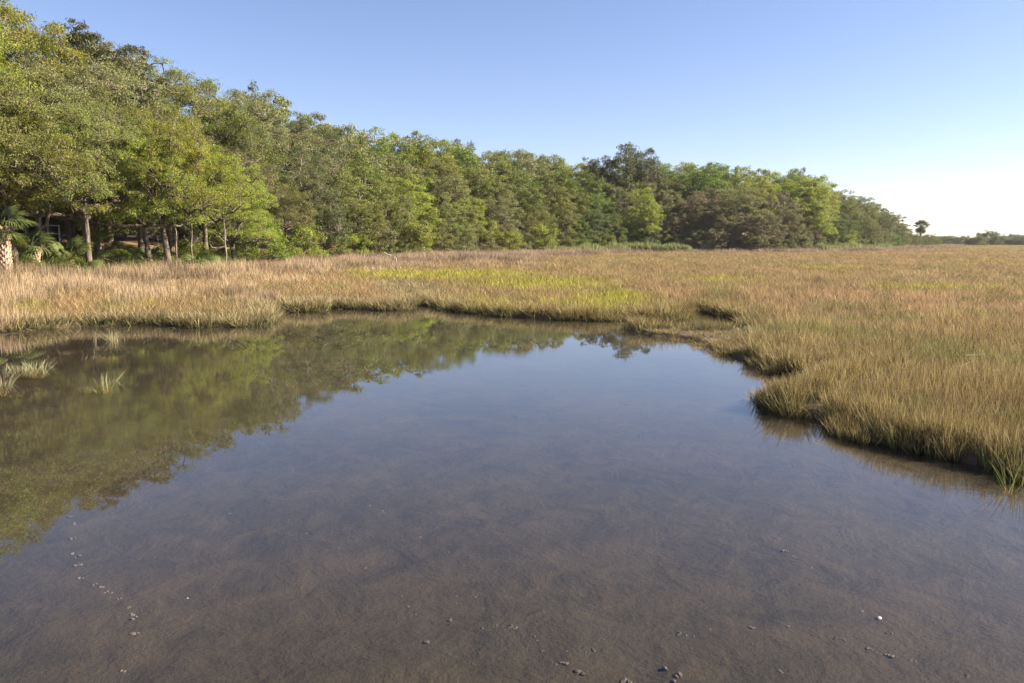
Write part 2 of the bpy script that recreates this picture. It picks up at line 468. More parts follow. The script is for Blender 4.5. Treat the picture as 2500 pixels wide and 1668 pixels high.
wv = [(-70, -45, 0), (70, -45, 0), (70, 60, 0), (-70, 60, 0)]
tag(link('water', mesh_from('water', wv, np.array([[0, 1, 2, 3]]), M['water'])), 'shallow still tidal pond water', kind='structure')

# ------------------------------------------------------------------ trees
def leaves(rng, centers, crad, nspray, nleaf, size, flat=0.62, spray_r=0.26, droop=0.0, aspect=0.52, shell=0.55):
    """leaf quads spread over sprays over clumps -> V, Q, r, c"""
    nc = len(centers)
    cv = rng.uniform(0, 1, nc)
    d = rng.normal(size=(nc, nspray, 3)); d /= np.linalg.norm(d, axis=2, keepdims=True)
    d[..., 2] = np.where(d[..., 2] < -0.35, -d[..., 2] * 0.7, d[..., 2])
    u = rng.uniform(shell, 1.0, (nc, nspray, 1))
    sp = centers[:, None, :] + d * u * crad[:, None, None] * np.array([1, 1, flat])
    sp_r = rng.uniform(0, 1, (nc, nspray))
    ld = rng.normal(size=(nc, nspray, nleaf, 3)) * np.array([1, 1, 0.6])
    p = sp[:, :, None, :] + ld * spray_r * 0.55
    nrm = rng.normal(size=p.shape) * 0.75 + d[:, :, None, :] * 0.55 + np.array([0, 0, 0.55])
    nrm /= np.linalg.norm(nrm, axis=3, keepdims=True)
    tan = np.cross(nrm, rng.normal(size=p.shape)); tan /= np.linalg.norm(tan, axis=3, keepdims=True) + 1e-9
    bit = np.cross(nrm, tan)
    s = size * rng.uniform(0.65, 1.25, p.shape[:3] + (1,))
    p = p.reshape(-1, 3); tan = tan.reshape(-1, 3); bit = bit.reshape(-1, 3); s = s.reshape(-1, 1); nrm = nrm.reshape(-1, 3)
    a = p - tan * s * 0.5; b = p + bit * s * aspect * 0.5 + nrm * s * 0.08; c = p + tan * s * 0.5; e = p - bit * s * aspect * 0.5 + nrm * s * 0.08
    Vv = np.stack([a, b, c, e], 1).reshape(-1, 3)
    n = len(p)
    Qq = np.arange(n * 4).reshape(-1, 4)
    r = np.repeat(rng.uniform(0, 1, n), 4)
    cc = np.repeat((cv[:, None, None] * 0.55 + sp_r[:, :, None] * 0.45 + np.zeros((1, 1, nleaf))).ravel(), 4)
    return Vv, Qq, r, cc, sp

def curve(p0, p1, bend, n, rng, jit=0.05):
    t = np.linspace(0, 1, n)[:, None]
    mid = (np.asarray(p0) + np.asarray(p1)) / 2 + np.asarray(bend)
    P = (1 - t) ** 2 * np.asarray(p0) + 2 * t * (1 - t) * mid + t ** 2 * np.asarray(p1)
    L = np.linalg.norm(np.asarray(p1) - np.asarray(p0))
    J = rng.normal(size=P.shape) * jit * L; J[0] = 0; J[-1] = 0
    return P + J

PROTO = {}
def make_tree(key, seed, H, R, trunk_h, nclump, nspray, nleaf, size, trunk_r=0.26, crad=(0.75, 1.25), low=0.0, flat=0.62,
              spray_r=0.26, nlimb=6, lean=0.5, twigs=3, dome=1.0, shell_lo=0.5, skirt=-0.28, aspect=0.52):
    """a tree with its foot at the origin: trunk+limbs mesh, crown mesh"""
    rng = np.random.default_rng(seed)
    c0 = np.array([0, 0, trunk_h + (H - trunk_h) * low])
    hc = H - c0[2] - crad[1] * flat * 0.7
    ph = rng.uniform(0, 6.28, 3); cs = []
    tries = 0
    while len(cs) < nclump and tries < 9000:
        tries += 1
        az = rng.uniform(0, 2 * math.pi); se = rng.uniform(skirt, 1.0)
        ce = math.sqrt(max(0, 1 - se * se))
        lump = 1 + 0.16 * math.sin(3 * az + ph[0]) + 0.12 * math.sin(2 * az + 5 * se + ph[1]) + 0.08 * math.sin(5 * az - 4 * se + ph[2])
        rad_ = rng.uniform(shell_lo, 1.0) * lump
        z = (se * hc * dome) if se > 0 else se * (c0[2] - trunk_h * 0.75) * 1.2 - 0.1
        p = c0 + np.array([R * ce ** 0.8 * math.cos(az) * rad_, R * ce ** 0.8 * math.sin(az) * rad_, z * (0.6 + 0.4 * rad_)])
        if cs and np.min(np.linalg.norm((np.array(cs) - p) * np.array([1, 1, 1.4]), axis=1)) < crad[0] * 0.72: continue
        cs.append(p)
    cs = np.array(cs)
    cr = rng.uniform(crad[0], crad[1], len(cs))
    g = Geo()
    top = np.array([rng.normal() * lean * 0.4, rng.normal() * lean * 0.4, trunk_h])
    tp = curve((0, 0, -0.4), top, (rng.normal() * lean * 0.4, rng.normal() * lean * 0.4, 0), 7, rng, 0.012)
    tr = np.linspace(1.25, 0.8, 7) * trunk_r; tr[0] *= 1.35; tr[1] *= 1.1
    g.tube(tp, tr, 9, 0.06, rng)
    # main limbs to spread-out clumps
    idx = [int(np.argmax(cs[:, 2]))]
    while len(idx) < min(nlimb, len(cs)):
        dd = np.min(np.linalg.norm(cs[:, None, :] - cs[idx][None], axis=2), axis=1); idx.append(int(np.argmax(dd)))
    nodes = []; nrad = []
    for i in idx:
        e = cs[i]; hz = e - top; hz[2] = 0
        start = tp[-1 - int(rng.integers(0, 2))]
        bend = np.array([hz[0] * 0.12, hz[1] * 0.12, -0.10 * abs(e[2] - top[2]) + rng.normal() * 0.3])
        P = curve(start, e, bend, 8, rng, 0.03)
        rr_ = np.linspace(0.62, 0.14, 8) * trunk_r
        g.tube(P, rr_, 6)
        nodes.append(P[2:]); nrad.append(rr_[2:])
    nodes = np.concatenate(nodes); nrad = np.concatenate(nrad)
    for i in range(len(cs)):
        if i in idx: continue
        dv = np.linalg.norm(nodes - cs[i], axis=1) + 0.6 * np.maximum(0, nodes[:, 2] - cs[i, 2]); k = int(np.argmin(dv))
        P = curve(nodes[k], cs[i], (0, 0, 0.12 * dv[k]), 5, rng, 0.05)
        g.tube(P, np.linspace(min(nrad[k] * 0.7, 0.085), 0.02, 5), 4)
    Vv, Qq, r, c, sp = leaves(rng, cs, cr, nspray, nleaf, size, flat, spray_r, aspect=aspect)
    for i in range(len(cs)):
        for t in range(min(twigs, nspray)):
            P = curve(cs[i] - np.array([0, 0, 0.15]), sp[i, t], (0, 0, 0.05), 3, rng, 0.04)
            g.tube(P, np.array([0.022, 0.016, 0.008]), 3)
    PROTO[key] = (g.mesh(key + '_trunk', None), mesh_from(key + '_crown', Vv, Qq, None, False, {'r': r, 'c': c}),
                  float(np.percentile(Vv[:, 2], 99.7)), float(np.percentile(np.hypot(Vv[:, 0], Vv[:, 1]), 97)))
    PROTO[key][0].materials.append(M['bark']); PROTO[key][1].materials.append(M['olive'])

def place_tree(key, name, x, y, height, width, leafm, label, group, rz=None, bark='bark', cat='tree', sink=0.0):
    tm, cm, H, R = PROTO[key]
    z = gz(x, y) - sink
    o = link(name, None, None, (x, y, z), rz)
    o.scale = (width / (2 * R), width / (2 * R), height / H)
    t = link('trunk', tm, o); t.material_slots[0].link = 'OBJECT'; t.material_slots[0].material = M[bark]
    c = link('crown', cm, o); c.material_slots[0].link = 'OBJECT'; c.material_slots[0].material = M[leafm]
    tag(o, label, cat, group)
    return o

for k in range(4):   # near oaks
    make_tree('near_oak_%d' % k, 100 + k, 11.0, 5.2, (3.0, 4.2, 3.8, 4.2)[k], 150, 18, 22, 0.108, 0.25, (0.6, 1.05), 0.12, spray_r=0.25, nlimb=8, twigs=3, skirt=(-0.28, -0.12, -0.2, -0.15)[k])
for k in range(5):   # oaks further along
    make_tree('oak_%d' % k, 200 + k, 11.0, 5.2, 2.2, 130, 15, 17, 0.175, 0.22, (0.65, 1.1), 0.08, spray_r=0.30, nlimb=8, twigs=2)
for k in range(3):   # upright, billowy broadleaf crowns
    make_tree('round_%d' % k, 300 + k, 11.0, 4.2, 2.0, 110, 15, 18, 0.18, 0.2, (0.7, 1.2), 0.15, flat=0.8, spray_r=0.3, nlimb=6, twigs=2)
for k in range(3):   # bushes, foliage to the ground
    make_tree('bush_%d' % k, 400 + k, 3.0, 2.0, 0.3, 48, 14, 16, 0.11, 0.06, (0.42, 0.75), 0.15, flat=0.8, spray_r=0.2, nlimb=6, twigs=3, lean=0.2)
for k in range(2):   # sparse, open crown that shows its limbs
    make_tree('open_oak_%d' % k, 500 + k, 11.0, 4.8, 3.2, 85, 13, 13, 0.2, 0.2, (0.55, 0.95), 0.15, spray_r=0.28, nlimb=9, twigs=5, shell_lo=0.35)
for k in range(2):   # pines: tall bare stem, clumped flat-topped crown
    make_tree('pine_%d' % k, 600 + k, 20.0, 5.0, 6.5, 140, 14, 18, 0.42, 0.26, (0.75, 1.2), 0.18, flat=0.75, spray_r=0.34, nlimb=11, twigs=2, shell_lo=0.25, lean=0.3, aspect=0.2)

SKY = np.array([(-300, -150), (-150, -60), (0, 12), (60, 30), (100, 48), (150, 78), (180, 105), (230, 125), (300, 150), (360, 168), (400, 180), (450, 186), (500, 195), (550, 210), (600, 222), (650, 245),
                (700, 270), (780, 296), (830, 306), (880, 326), (940, 322), (1000, 332), (1060, 338), (1110, 352), (1180, 352), (1230, 356), (1290, 378),
                (1340, 384), (1400, 384), (1500, 386), (1560, 388), (1600, 381), (1650, 388), (1700, 396), (1760, 399), (1810, 396), (1850, 404),
                (1900, 432), (1950, 452), (2000, 468), (2050, 496), (2070, 516), (2090, 536), (2110, 546), (2150, 550), (2200, 552)], float)
def skyline(x): return float(np.interp(x, SKY[:, 0], SKY[:, 1]))
def foot_Y(x): return float(np.interp(x, [p[0] for p in EDGE_PX], [p[1] for p in EDGE_PX]))

rngT = random.Random(7)
def pick(w):
    ks = list(w); t = rngT.random() * sum(w.values())
    for k in ks:
        t -= w[k]
        if t <= 0: return k
    return ks[-1]

def palette(x, row):
    if x < 420: return {'fresh': 5, 'olive': 5, 'grey': 1, 'green': 1}
    if x < 620: return {'fresh': 3, 'olive': 5, 'grey': 3, 'green': 2}
    if x < 820: return {'grey': 4, 'olive': 4, 'dark': 3, 'fresh': 1} if row < 3 else {'dark': 4, 'grey': 3}
    if x < 1150: return {'grey': 4, 'olive': 5, 'green': 2, 'fresh': 2} if row < 3 else {'green': 4, 'olive': 3, 'fresh': 2, 'grey': 1}
    if x < 1330: return {'green': 4, 'olive': 3, 'fresh': 3, 'grey': 2} if row > 0 else {'grey': 4, 'olive': 3, 'fresh': 1}
    if x < 1520: return {'green': 4, 'dark': 2, 'grey': 2, 'fresh': 1}
    if x < 1780: return {'grey': 4, 'brown': 4} if row < 2 else {'fresh': 3, 'green': 4, 'olive': 1}
    if x < 1900: return {'grey': 3, 'brown': 2, 'dark': 2} if row < 2 else {'fresh': 4, 'green': 3}
    return {'dark': 4, 'grey': 4, 'green': 2, 'olive': 1}

COLWORD = {'fresh': 'yellow-green', 'olive': 'olive', 'grey': 'grey-green', 'green': 'leafy green', 'dark': 'dark green', 'brown': 'brownish grey', 'shrub': 'bright green', 'pine': 'dark'}
ROWS = [  # depth behind the edge of the wood, share of the skyline elevation, jitter, words
    (3.0, 0.46, 0.10, 'at the marsh edge of the woods'),
    (8.0, 0.70, 0.08, 'in the second rank of the woods'),
    (14.0, 0.87, 0.06, 'in the third rank of the woods'),
    (21.0, 1.00, 0.03, 'high in the fourth rank of the woods'),
    (28.0, 1.035, 0.03, 'on the skyline of the woods')]
placed = []
for row, (dep, frac, jit, words) in enumerate(ROWS):
    x = -190.0 + 17 * row
    n = 0
    while x < 2150:
        Yf = foot_Y(x)
        k = 0.62 if x < 450 else (1.0 if x > 900 else 0.62 + 0.38 * (x - 450) / 450)
        tail = 1.0 if x < 2000 else max(0.35, 1 - (x - 2000) / 220)
        # step back perpendicular to the edge, approximately along the view ray
        Y = Yf + dep * k * (1.25 if x > 500 else 1.0) * tail + rngT.uniform(-1.2, 1.2)
        s_sky = slope(skyline(x)); s_foot = slope(566)
        s = s_foot + (s_sky - s_foot) * (frac + rngT.uniform(-jit, jit))
        X = Y * (x * K - 1250) / (FPX / CP)
        ground = gz(X, Y)
        ht = EYE + s * Y - ground
        ht = max(3.2, min(ht, 21.0))
        w = ht * rngT.uniform(0.72, 0.98)
        w = max(5.2, min(w, 12.5)) if row else max(4.5, min(w, 9))
        lm = pick(palette(x, row))
        if x < 520 and not (row == 0):
            key = 'near_oak_%d' % rngT.randrange(4)
        elif row == 0 and x < 520:
            key = None
        elif 600 < x < 790 and row >= 4:
            key = 'open_oak_%d' % rngT.randrange(2)
        elif lm in ('fresh', 'green') and row >= 1 and x > 800:
            key = 'round_%d' % rngT.randrange(3)
        elif x < 720:
            key = 'near_oak_%d' % rngT.randrange(4)
        else:
            key = 'oak_%d' % rngT.randrange(5)
        step_px = (0.60 if row < 3 else 0.5) * w / Y * 1959 / K
        if key:
            n += 1
            placed.append((row, n, lm))
            place_tree(key, 'broadleaf_tree' if key.startswith('round') else 'live_oak', X, Y, ht, w, lm,
                       '%s %s %s, %s from the left' % (COLWORD[lm], 'broadleaf tree' if key.startswith('round') else 'live oak', words, ordinal(n)),
                       'trees of the coastal woods', rngT.uniform(0, 6.28), 'bark_pale' if rngT.random() < 0.35 else 'bark')
        x += step_px * rngT.uniform(0.8, 1.2)

# front oaks on the left whose trunks can be told apart: view x, trunk depth, top y, width, leaf, words
FRONT = [
    (-60, 43, 150, 9.5, 'olive', 'near_oak_3', 'olive live oak cut by the left edge of the view'),
    (27, 43.5, 170, 8.5, 'olive', 'near_oak_1', 'olive live oak with stout pale trunk beside the booted palm'),
    (110, 45.5, 240, 7.5, 'fresh', 'near_oak_2', 'yellow-green live oak with forked dark trunk behind drooping palmetto fronds'),
    (198, 46.5, 215, 7.0, 'olive', 'near_oak_3', 'olive oak with slim leaning trunk in front of the leaf litter slope'),
    (222, 54, 205, 8.0, 'olive', 'near_oak_1', 'olive oak standing up the orange litter slope'),
    (325, 53, 265, 7.5, 'green', 'near_oak_1', 'green oak with trunk set back, left of the twin thick trunks'),
    (350, 50, 300, 7.0, 'fresh', 'near_oak_2', 'yellow-green oak, left one of the twin thick trunks'),
    (383, 50.5, 255, 8.0, 'fresh', 'near_oak_3', 'yellow-green oak, right one of the twin thick trunks'),
    (470, 55, 330, 8.0, 'fresh', 'near_oak_1', 'low yellow-green oak spreading over the fan palmettos'),
    (535, 58, 380, 6.5, 'fresh', 'near_oak_0', 'low yellow-green oak with drooping skirt right of the palmettos'),
]
for x, Y, ty, w, lm, key, lab in FRONT:
    X = Y * (x * K - 1250) / (FPX / CP)
    ht = EYE + slope(ty) * Y - gz(X, Y)
    place_tree(key, 'live_oak', X, Y, ht, w, lm, lab, 'front oaks on the left', rngT.uniform(0, 6.28), 'bark')

def special(key, name, x, ty, Y, w, lm, lab, bark='bark', grp=None):
    X = Y * (x * K - 1250) / (FPX / CP)
    place_tree(key, name, X, Y, EYE + slope(ty) * Y - gz(X, Y), w, lm, lab, grp, rngT.uniform(0, 6.28), bark)
special('pine_0', 'pine_tree', 258, 80, 64, 8.5, 'pine', 'dark pine whose clumped top stands above the oaks at far left', grp='pines')
special('pine_1', 'pine_tree', 335, 106, 66, 5.5, 'pine', 'smaller pine top just right of the tall left pine', grp='pines')
special('round_1', 'pine_tree', 1430, 333, 166, 13.5, 'pine', 'tall dark pine rising highest in the middle of the woods', grp='pines')
special('round_2', 'pine_tree', 1476, 343, 170, 11.5, 'pine', 'dark pine close behind the tall middle pine, right side', grp='pines')
special('round_0', 'pine_tree', 1376, 362, 166, 10.5, 'pine', 'lower dark pine at the left shoulder of the middle pines', grp='pines')
special('open_oak_0', 'live_oak', 612, 204, 92, 9.5, 'dark', 'dark open-crowned oak on the skyline above the left woods')
special('open_oak_1', 'live_oak', 680, 236, 97, 11.0, 'grey', 'grey open-crowned oak on the skyline, right of the dark open oak')
special('open_oak_1', 'live_oak', 740, 262, 100, 9.5, 'grey', 'twiggy grey oak where the left skyline steps down')
special('round_1', 'broadleaf_tree', 1055, 322, 142, 7.0, 'dark', 'small dark flat-topped tree poking above the middle skyline')
special('round_0', 'broadleaf_tree', 893, 318, 124, 5.0, 'dark', 'small dark green crown notched in the skyline')
special('oak_2', 'live_oak', 950, 316, 126, 11.0, 'grey', 'broad grey-green oak crown humped on the middle skyline')
special('round_2', 'broadleaf_tree', 1475, 432, 152, 8.0, 'fresh', 'sunlit yellow-green tree in front of the tall middle pine')
special('round_0', 'broadleaf_tree', 1840, 405, 168, 13.0, 'fresh', 'large sunlit yellow-green tree high on the right woods')
special('round_1', 'broadleaf_tree', 1868, 455, 164, 9.0, 'fresh', 'yellow-green tree below the large sunlit right tree')
special('round_2', 'broadleaf_tree', 1825, 388, 182, 7.0, 'dark', 'dark crown breaking the skyline of the right woods')
special('round_2', 'broadleaf_tree', 1615, 378, 168, 14.0, 'green', 'rounded green tree on the skyline right of the middle pines')
special('oak_1', 'live_oak', 1600, 442, 157, 12.0, 'brown', 'brownish grey oak with bare twisted limbs at the marsh edge')
special('oak_3', 'live_oak', 1700, 430, 155, 13.0, 'grey', 'wide grey oak at the marsh edge, right of the brownish one')

# bushes along the foot of the wood
rngB = random.Random(21)
x = 430.0; n = 0
while x < 2140:
    Y = foot_Y(x) + rngB.uniform(-0.6, 2.4)
    X = Y * (x * K - 1250) / (FPX / CP)
    if x < 560: lm, ht = 'shrub', rngB.uniform(1.5, 2.4)
    elif x < 860: lm, ht = rngB.choice(['fresh', 'shrub', 'olive', 'fresh']), rngB.uniform(2.2, 4.2)
    elif x < 1260: lm, ht = rngB.choice(['grey', 'olive', 'green', 'grey', 'fresh']), rngB.uniform(2.6, 5.0)
    elif x < 1560: lm, ht = rngB.choice(['green', 'olive', 'dark']), rngB.uniform(2.0, 3.6)
    elif x < 1800: lm, ht = rngB.choice(['brown', 'grey', 'brown']), rngB.uniform(2.6, 4.4)
    else: lm, ht = rngB.choice(['dark', 'grey', 'fresh', 'green']), rngB.uniform(2.2, 4.2)
    w = ht * rngB.uniform(1.15, 1.6); n += 1
    place_tree('bush_%d' % rngB.randrange(3), 'shrub', X, Y, ht, w, lm, '%s shrub at the foot of the woods, %s from the left' % (COLWORD[lm], ordinal(n)),
               'shrubs along the marsh edge', rngB.uniform(0, 6.28), cat='shrub')
    x += 0.62 * w / Y * 1959 / K
# understorey shrubs added to darken the gaps behind the left trunks
n = 0
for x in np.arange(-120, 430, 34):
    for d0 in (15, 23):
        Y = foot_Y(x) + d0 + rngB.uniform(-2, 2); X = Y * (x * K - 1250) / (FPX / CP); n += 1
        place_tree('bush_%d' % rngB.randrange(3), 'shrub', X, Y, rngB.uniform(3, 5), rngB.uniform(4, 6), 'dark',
                   'dark shrub added for darkness behind the left trunks, %s from the left' % ordinal(n), 'added shrubs behind the left trunks', rngB.uniform(0, 6.28), cat='shrub')

# low island of trees far to the right
for rank, (dY, step, words) in enumerate([(12, 0.45, 'low dark tree on the front of the far island'), (26, 0.6, 'dark tree on the back of the far island')]):
    n = 0; x = 2098.0 + 9 * rank
    while x < 2480:
        Y = ISLAND_Y + dY + rngB.uniform(-4, 5); X = Y * (x * K - 1250) / (FPX / CP); n += 1
        ht = 1.0 + (rngB.uniform(3.0, 4.6) if rank == 0 else rngB.uniform(4.2, 5.6) + (2.0 if 2235 < x < 2280 else 0)); w = rngB.uniform(7, 11)
        place_tree('bush_%d' % rngB.randrange(3), 'far_tree', X, Y, ht, w, rngB.choice(['dark', 'dark', 'green']),
                   '%s, %s from the left' % (words, ordinal(n)), 'trees on the far island', rngB.uniform(0, 6.28), sink=1.0)
        x += step * w / Y * 1959 / K

# ------------------------------------------------------------------ palms
def fan_frond(seed, stalk=1.0, span=0.75, nseg=22, droop=0.5, w=0.028):
    """one fan leaf growing along +X from the origin, arching down"""
    rng = np.random.default_rng(seed); g = Geo(); rr = []
    P = curve((0, 0, 0), (stalk, 0, 0.0), (0, 0, 0.10 * stalk), 5, rng, 0)
    g.tube(P, np.linspace(0.02, 0.011, 5), 4); rr += [0.6] * (5 * 4)
    for i in range(nseg):
        a = math.radians(-115 + 230 * i / (nseg - 1)) + rng.normal() * 0.03
        L = span * (1.0 - 0.25 * (abs(a) / 2.0) ** 2) * rng.uniform(0.88, 1.06)
        d = np.array([math.cos(a), math.sin(a), 0]); sd = np.array([-math.sin(a), math.cos(a), 0])
        ts = np.array([0, 0.4, 0.75, 1.0]); ws = np.array([0.5, 1.0, 0.6, 0.05]) * w * span / 0.75
        pts = []
        for t, wd in zip(ts, ws):
            c = np.array([stalk - 0.03, 0, 0]) + d * L * t * (1 - 0.22 * droop * t * t) + np.array([0.18 * L * t * max(0, -math.cos(a)), 0, (0.22 * abs(math.sin(a)) * t - droop * t ** 2.4) * L])
            pts += [c - sd * wd, c + sd * wd]
        g.add(pts, [[0, 1, 3, 2], [2, 3, 5, 4], [4, 5, 7, 6]]); rr += [rng.uniform()] * 8
    rr = np.array(rr)
    return g.mesh('fan_frond', M['palm'], False, {'r': rr, 'c': rr * 0 + rng.uniform(0.3, 0.9)})
FRONDS = [fan_frond(k, 0.75 + 0.1 * k, 0.85, 22, 0.35 + 0.12 * k) for k in range(4)]

def palm_trunk(h, r, seed, boots=True):
    rng = np.random.default_rng(seed); g = Geo()
    P = curve((0, 0, -0.3), (rng.normal() * 0.12, rng.normal() * 0.12, h), (0.06, 0.03, 0), 9, rng, 0.004)
    g.tube(P, np.linspace(1.15, 0.95, 9) * r, 12, 0.03, rng)
    if boots:
        nb = int(h / 0.16) * 7
        for i in range(nb):
            z = (i // 7) * 0.16 + 0.02; a = (i % 7) * 2 * math.pi / 7 + (i // 7) * 0.45
            rad_ = np.array([math.cos(a), math.sin(a), 0]); sd = np.array([-math.sin(a), math.cos(a), 0])
            c = np.array([np.interp(z, P[:, 2], P[:, 0]), np.interp(z, P[:, 2], P[:, 1]), z]) + rad_ * r * 0.95
            b = c + rad_ * 0.10 + np.array([0, 0, 0.26]); ww = 0.055
            g.add([c - sd * ww, c + sd * ww, b + sd * ww * 0.5, b - sd * ww * 0.5, c - sd * ww - rad_ * 0.05, c + sd * ww - rad_ * 0.05,
                   b + sd * ww * 0.5 - rad_ * 0.035, b - sd * ww * 0.5 - rad_ * 0.035],
                  [[0, 1, 2, 3], [5, 4, 7, 6], [0, 3, 7, 4], [1, 5, 6, 2], [3, 2, 6, 7]])
    return g.mesh('palm_trunk', M['boot'], False)

def palm(x, y, label, trunk_h=0.0, nfr=14, scale=1.0, name='cabbage_palm', seed=0, r=0.17, up=(0.0, 1.2), group='palms and palmettos'):
    rng = random.Random(seed)
    o = link(name, None, None, (x, y, gz(x, y)), rng.uniform(0, 6.28))
    tag(o, label, 'palm', group)
    if trunk_h > 0.05: link('trunk', palm_trunk(trunk_h, r, seed), o)
    for i in range(nfr):
        f = link('frond', FRONDS[(i + seed) % 4], o, (0, 0, trunk_h + rng.uniform(-0.12, 0.12) - (0.1 if trunk_h else -0.12)))
        el = up[0] + (up[1] - up[0]) * ((i * 0.7548777 + rng.uniform(-0.08, 0.08)) % 1.0)
        f.rotation_euler = (rng.uniform(-0.25, 0.25), -el, i * 2.39996 + rng.uniform(-0.2, 0.2))
        s = scale * rng.uniform(0.85, 1.15); f.scale = (s, s, s)
    return o

def palm_px(x, Y, label, *a, **k):
    palm(Y * (x * K - 1250) / (FPX / CP), Y, label, *a, **k)
palm_px(8, 41.6, 'cabbage palm with rough booted trunk at the left edge', 2.9, 24, 0.95, seed=1, r=0.24, up=(-0.7, 1.2))
palm_px(-40, 44, 'cabbage palm mostly beyond the left edge', 3.4, 20, 1.1, seed=2, r=0.22, up=(-0.7, 1.2))
palm_px(70, 44, 'low palmetto with long fronds arching right under the yellow-green oak', 1.7, 15, 0.95, seed=3, r=0.12, up=(-0.3, 1.1))
palm_px(105, 43.0, 'palmetto clump in front of the forked oak trunk', 0.35, 15, 1.0, seed=4, r=0.12, up=(0.1, 1.3))
palm_px(158, 45.5, 'palmetto between forked trunk and slim leaning trunk', 1.1, 15, 1.0, seed=5, r=0.12, up=(-0.2, 1.3))
palm_px(188, 44.5, 'small bright palmetto at the foot of the slim leaning trunk', 0.1, 10, 0.9, seed=6, up=(0.3, 1.3))
palm_px(232, 49, 'palmetto behind the slim leaning trunk with drooping fans', 1.4, 13, 1.0, seed=7, r=0.11, up=(-0.2, 1.1))
palm_px(232, 45.5, 'single low palmetto sprig on the litter slope', 0.05, 5, 0.9, seed=8, up=(0.2, 0.9))
palm_px(294, 49, 'upright spiky palmetto left of the twin thick trunks', 0.3, 14, 1.2, seed=9, up=(0.5, 1.45))
palm_px(338, 50.5, 'narrow palmetto tucked behind the twin thick trunks', 0.3, 9, 1.1, seed=10, up=(0.4, 1.3))
palm_px(425, 51, 'palmetto just right of the twin thick trunks', 0.2, 11, 1.05, seed=11, up=(0.2, 1.3))
palm_px(455, 51.5, 'sunlit pale palmetto with open round fans', 0.5, 13, 1.15, seed=12, up=(-0.1, 1.3))
palm_px(492, 54, 'palmetto beside the thin pale sapling', 0.2, 9, 1.0, seed=13, up=(0.2, 1.2))
palm_px(905, 84, 'small palmetto among shrubs at the marsh edge', 0.6, 10, 1.2, seed=14, up=(0.0, 1.3))
# lone tall palm against the white sky
Yp = 238.0; Xp = Yp * (2112 * K - 1250) / (FPX / CP)
hp = EYE + slope(519) * Yp - gz(Xp, Yp)
palm(Xp, Yp, 'lone tall cabbage palm with round head against the pale sky', hp, 50, 1.55, seed=15, r=0.2, up=(-0.9, 1.5), group=None)
palm_px(1755, 153, 'cabbage palm with drooping head among the grey oaks of the right woods', 5.0, 18, 1.5, seed=17, r=0.2, up=(-1.2, 1.0))

# thin saplings
def sapling(x, Y, ty, lean, label, r=0.045):
    X, _, _ = at(x, 560, Y); z = gz(X, Y); h = EYE + slope(ty) * Y - z
    rng = np.random.default_rng(int(x)); g = Geo()
    P = curve((0, 0, -0.2), (lean, 0, h), (rng.normal() * 0.1, 0, 0), 7, rng, 0.01); g.tube(P, np.linspace(1.1, 0.6, 7) * r, 6)
    for k in range(4):
        b = P[3 + k % 3]; e = b + np.array([rng.normal() * 0.6, rng.normal() * 0.6, 0.7]); g.tube(curve(b, e, (0, 0, 0.1), 4, rng, 0.03), np.linspace(0.4, 0.1, 4) * r, 4)
    o = link('sapling', g.mesh('sapling', M['bark_pale']), None, (X, Y, z)); tag(o, label, 'sapling', 'thin saplings')
sapling(522, 53.5, 478, -0.25, 'thin pale sapling stem leaning left of the bright shrub', 0.06)
sapling(405, 49.5, 480, -0.15, 'thin pale sapling right beside the twin thick trunks')
sapling(437, 51.5, 490, 0.1, 'thin sapling stem between the fan palmettos')
sapling(368, 51, 500, -0.2, 'thin sapling between the twin thick trunks', 0.035)
sapling(63, 49, 500, 0.1, 'thin dark sapling under the left oaks', 0.05)

# white framed fence far back at the left
fx0, fy0 = 0.0, 56.0
def box(g, a, b):
    x0, y0, z0 = a; x1, y1, z1 = b
    g.add([(x0, y0, z0), (x1, y0, z0), (x1, y1, z0), (x0, y1, z0), (x0, y0, z1), (x1, y0, z1), (x1, y1, z1), (x0, y1, z1)],
          [[0, 3, 2, 1], [4, 5, 6, 7], [0, 1, 5, 4], [1, 2, 6, 5], [2, 3, 7, 6], [3, 0, 4, 7]])
A = at(36, 560, fy0); B = at(138, 560, fy0)
fz = min(gz(A[0], fy0), gz(B[0], fy0)); flen = B[0] - A[0]
fence = tag(link('fence', None, None, (A[0], fy0, fz)), 'white railed fence with dark screen behind the left palms', 'fence')
ftop = EYE + slope(517) * fy0 - fz
for i in range(5):
    g = Geo(); xx = flen * i / 4; box(g, (xx - 0.04, -0.04, -0.3), (xx + 0.04, 0.04, ftop + 0.02)); link('post', g.mesh('post', M['white'], False), fence)
for i, zz in enumerate((ftop - 0.06, ftop - 0.62, ftop - 1.25)):
    g = Geo(); box(g, (-0.1, -0.075, zz), (flen + 0.1, -0.043, zz + 0.06)); link('rail', g.mesh('rail', M['white'], False), fence)
g = Geo(); box(g, (-0.1, 0.045, 0.05), (flen + 0.1, 0.06, ftop - 0.1)); link('screen', g.mesh('screen', M['screen'], False), fence)

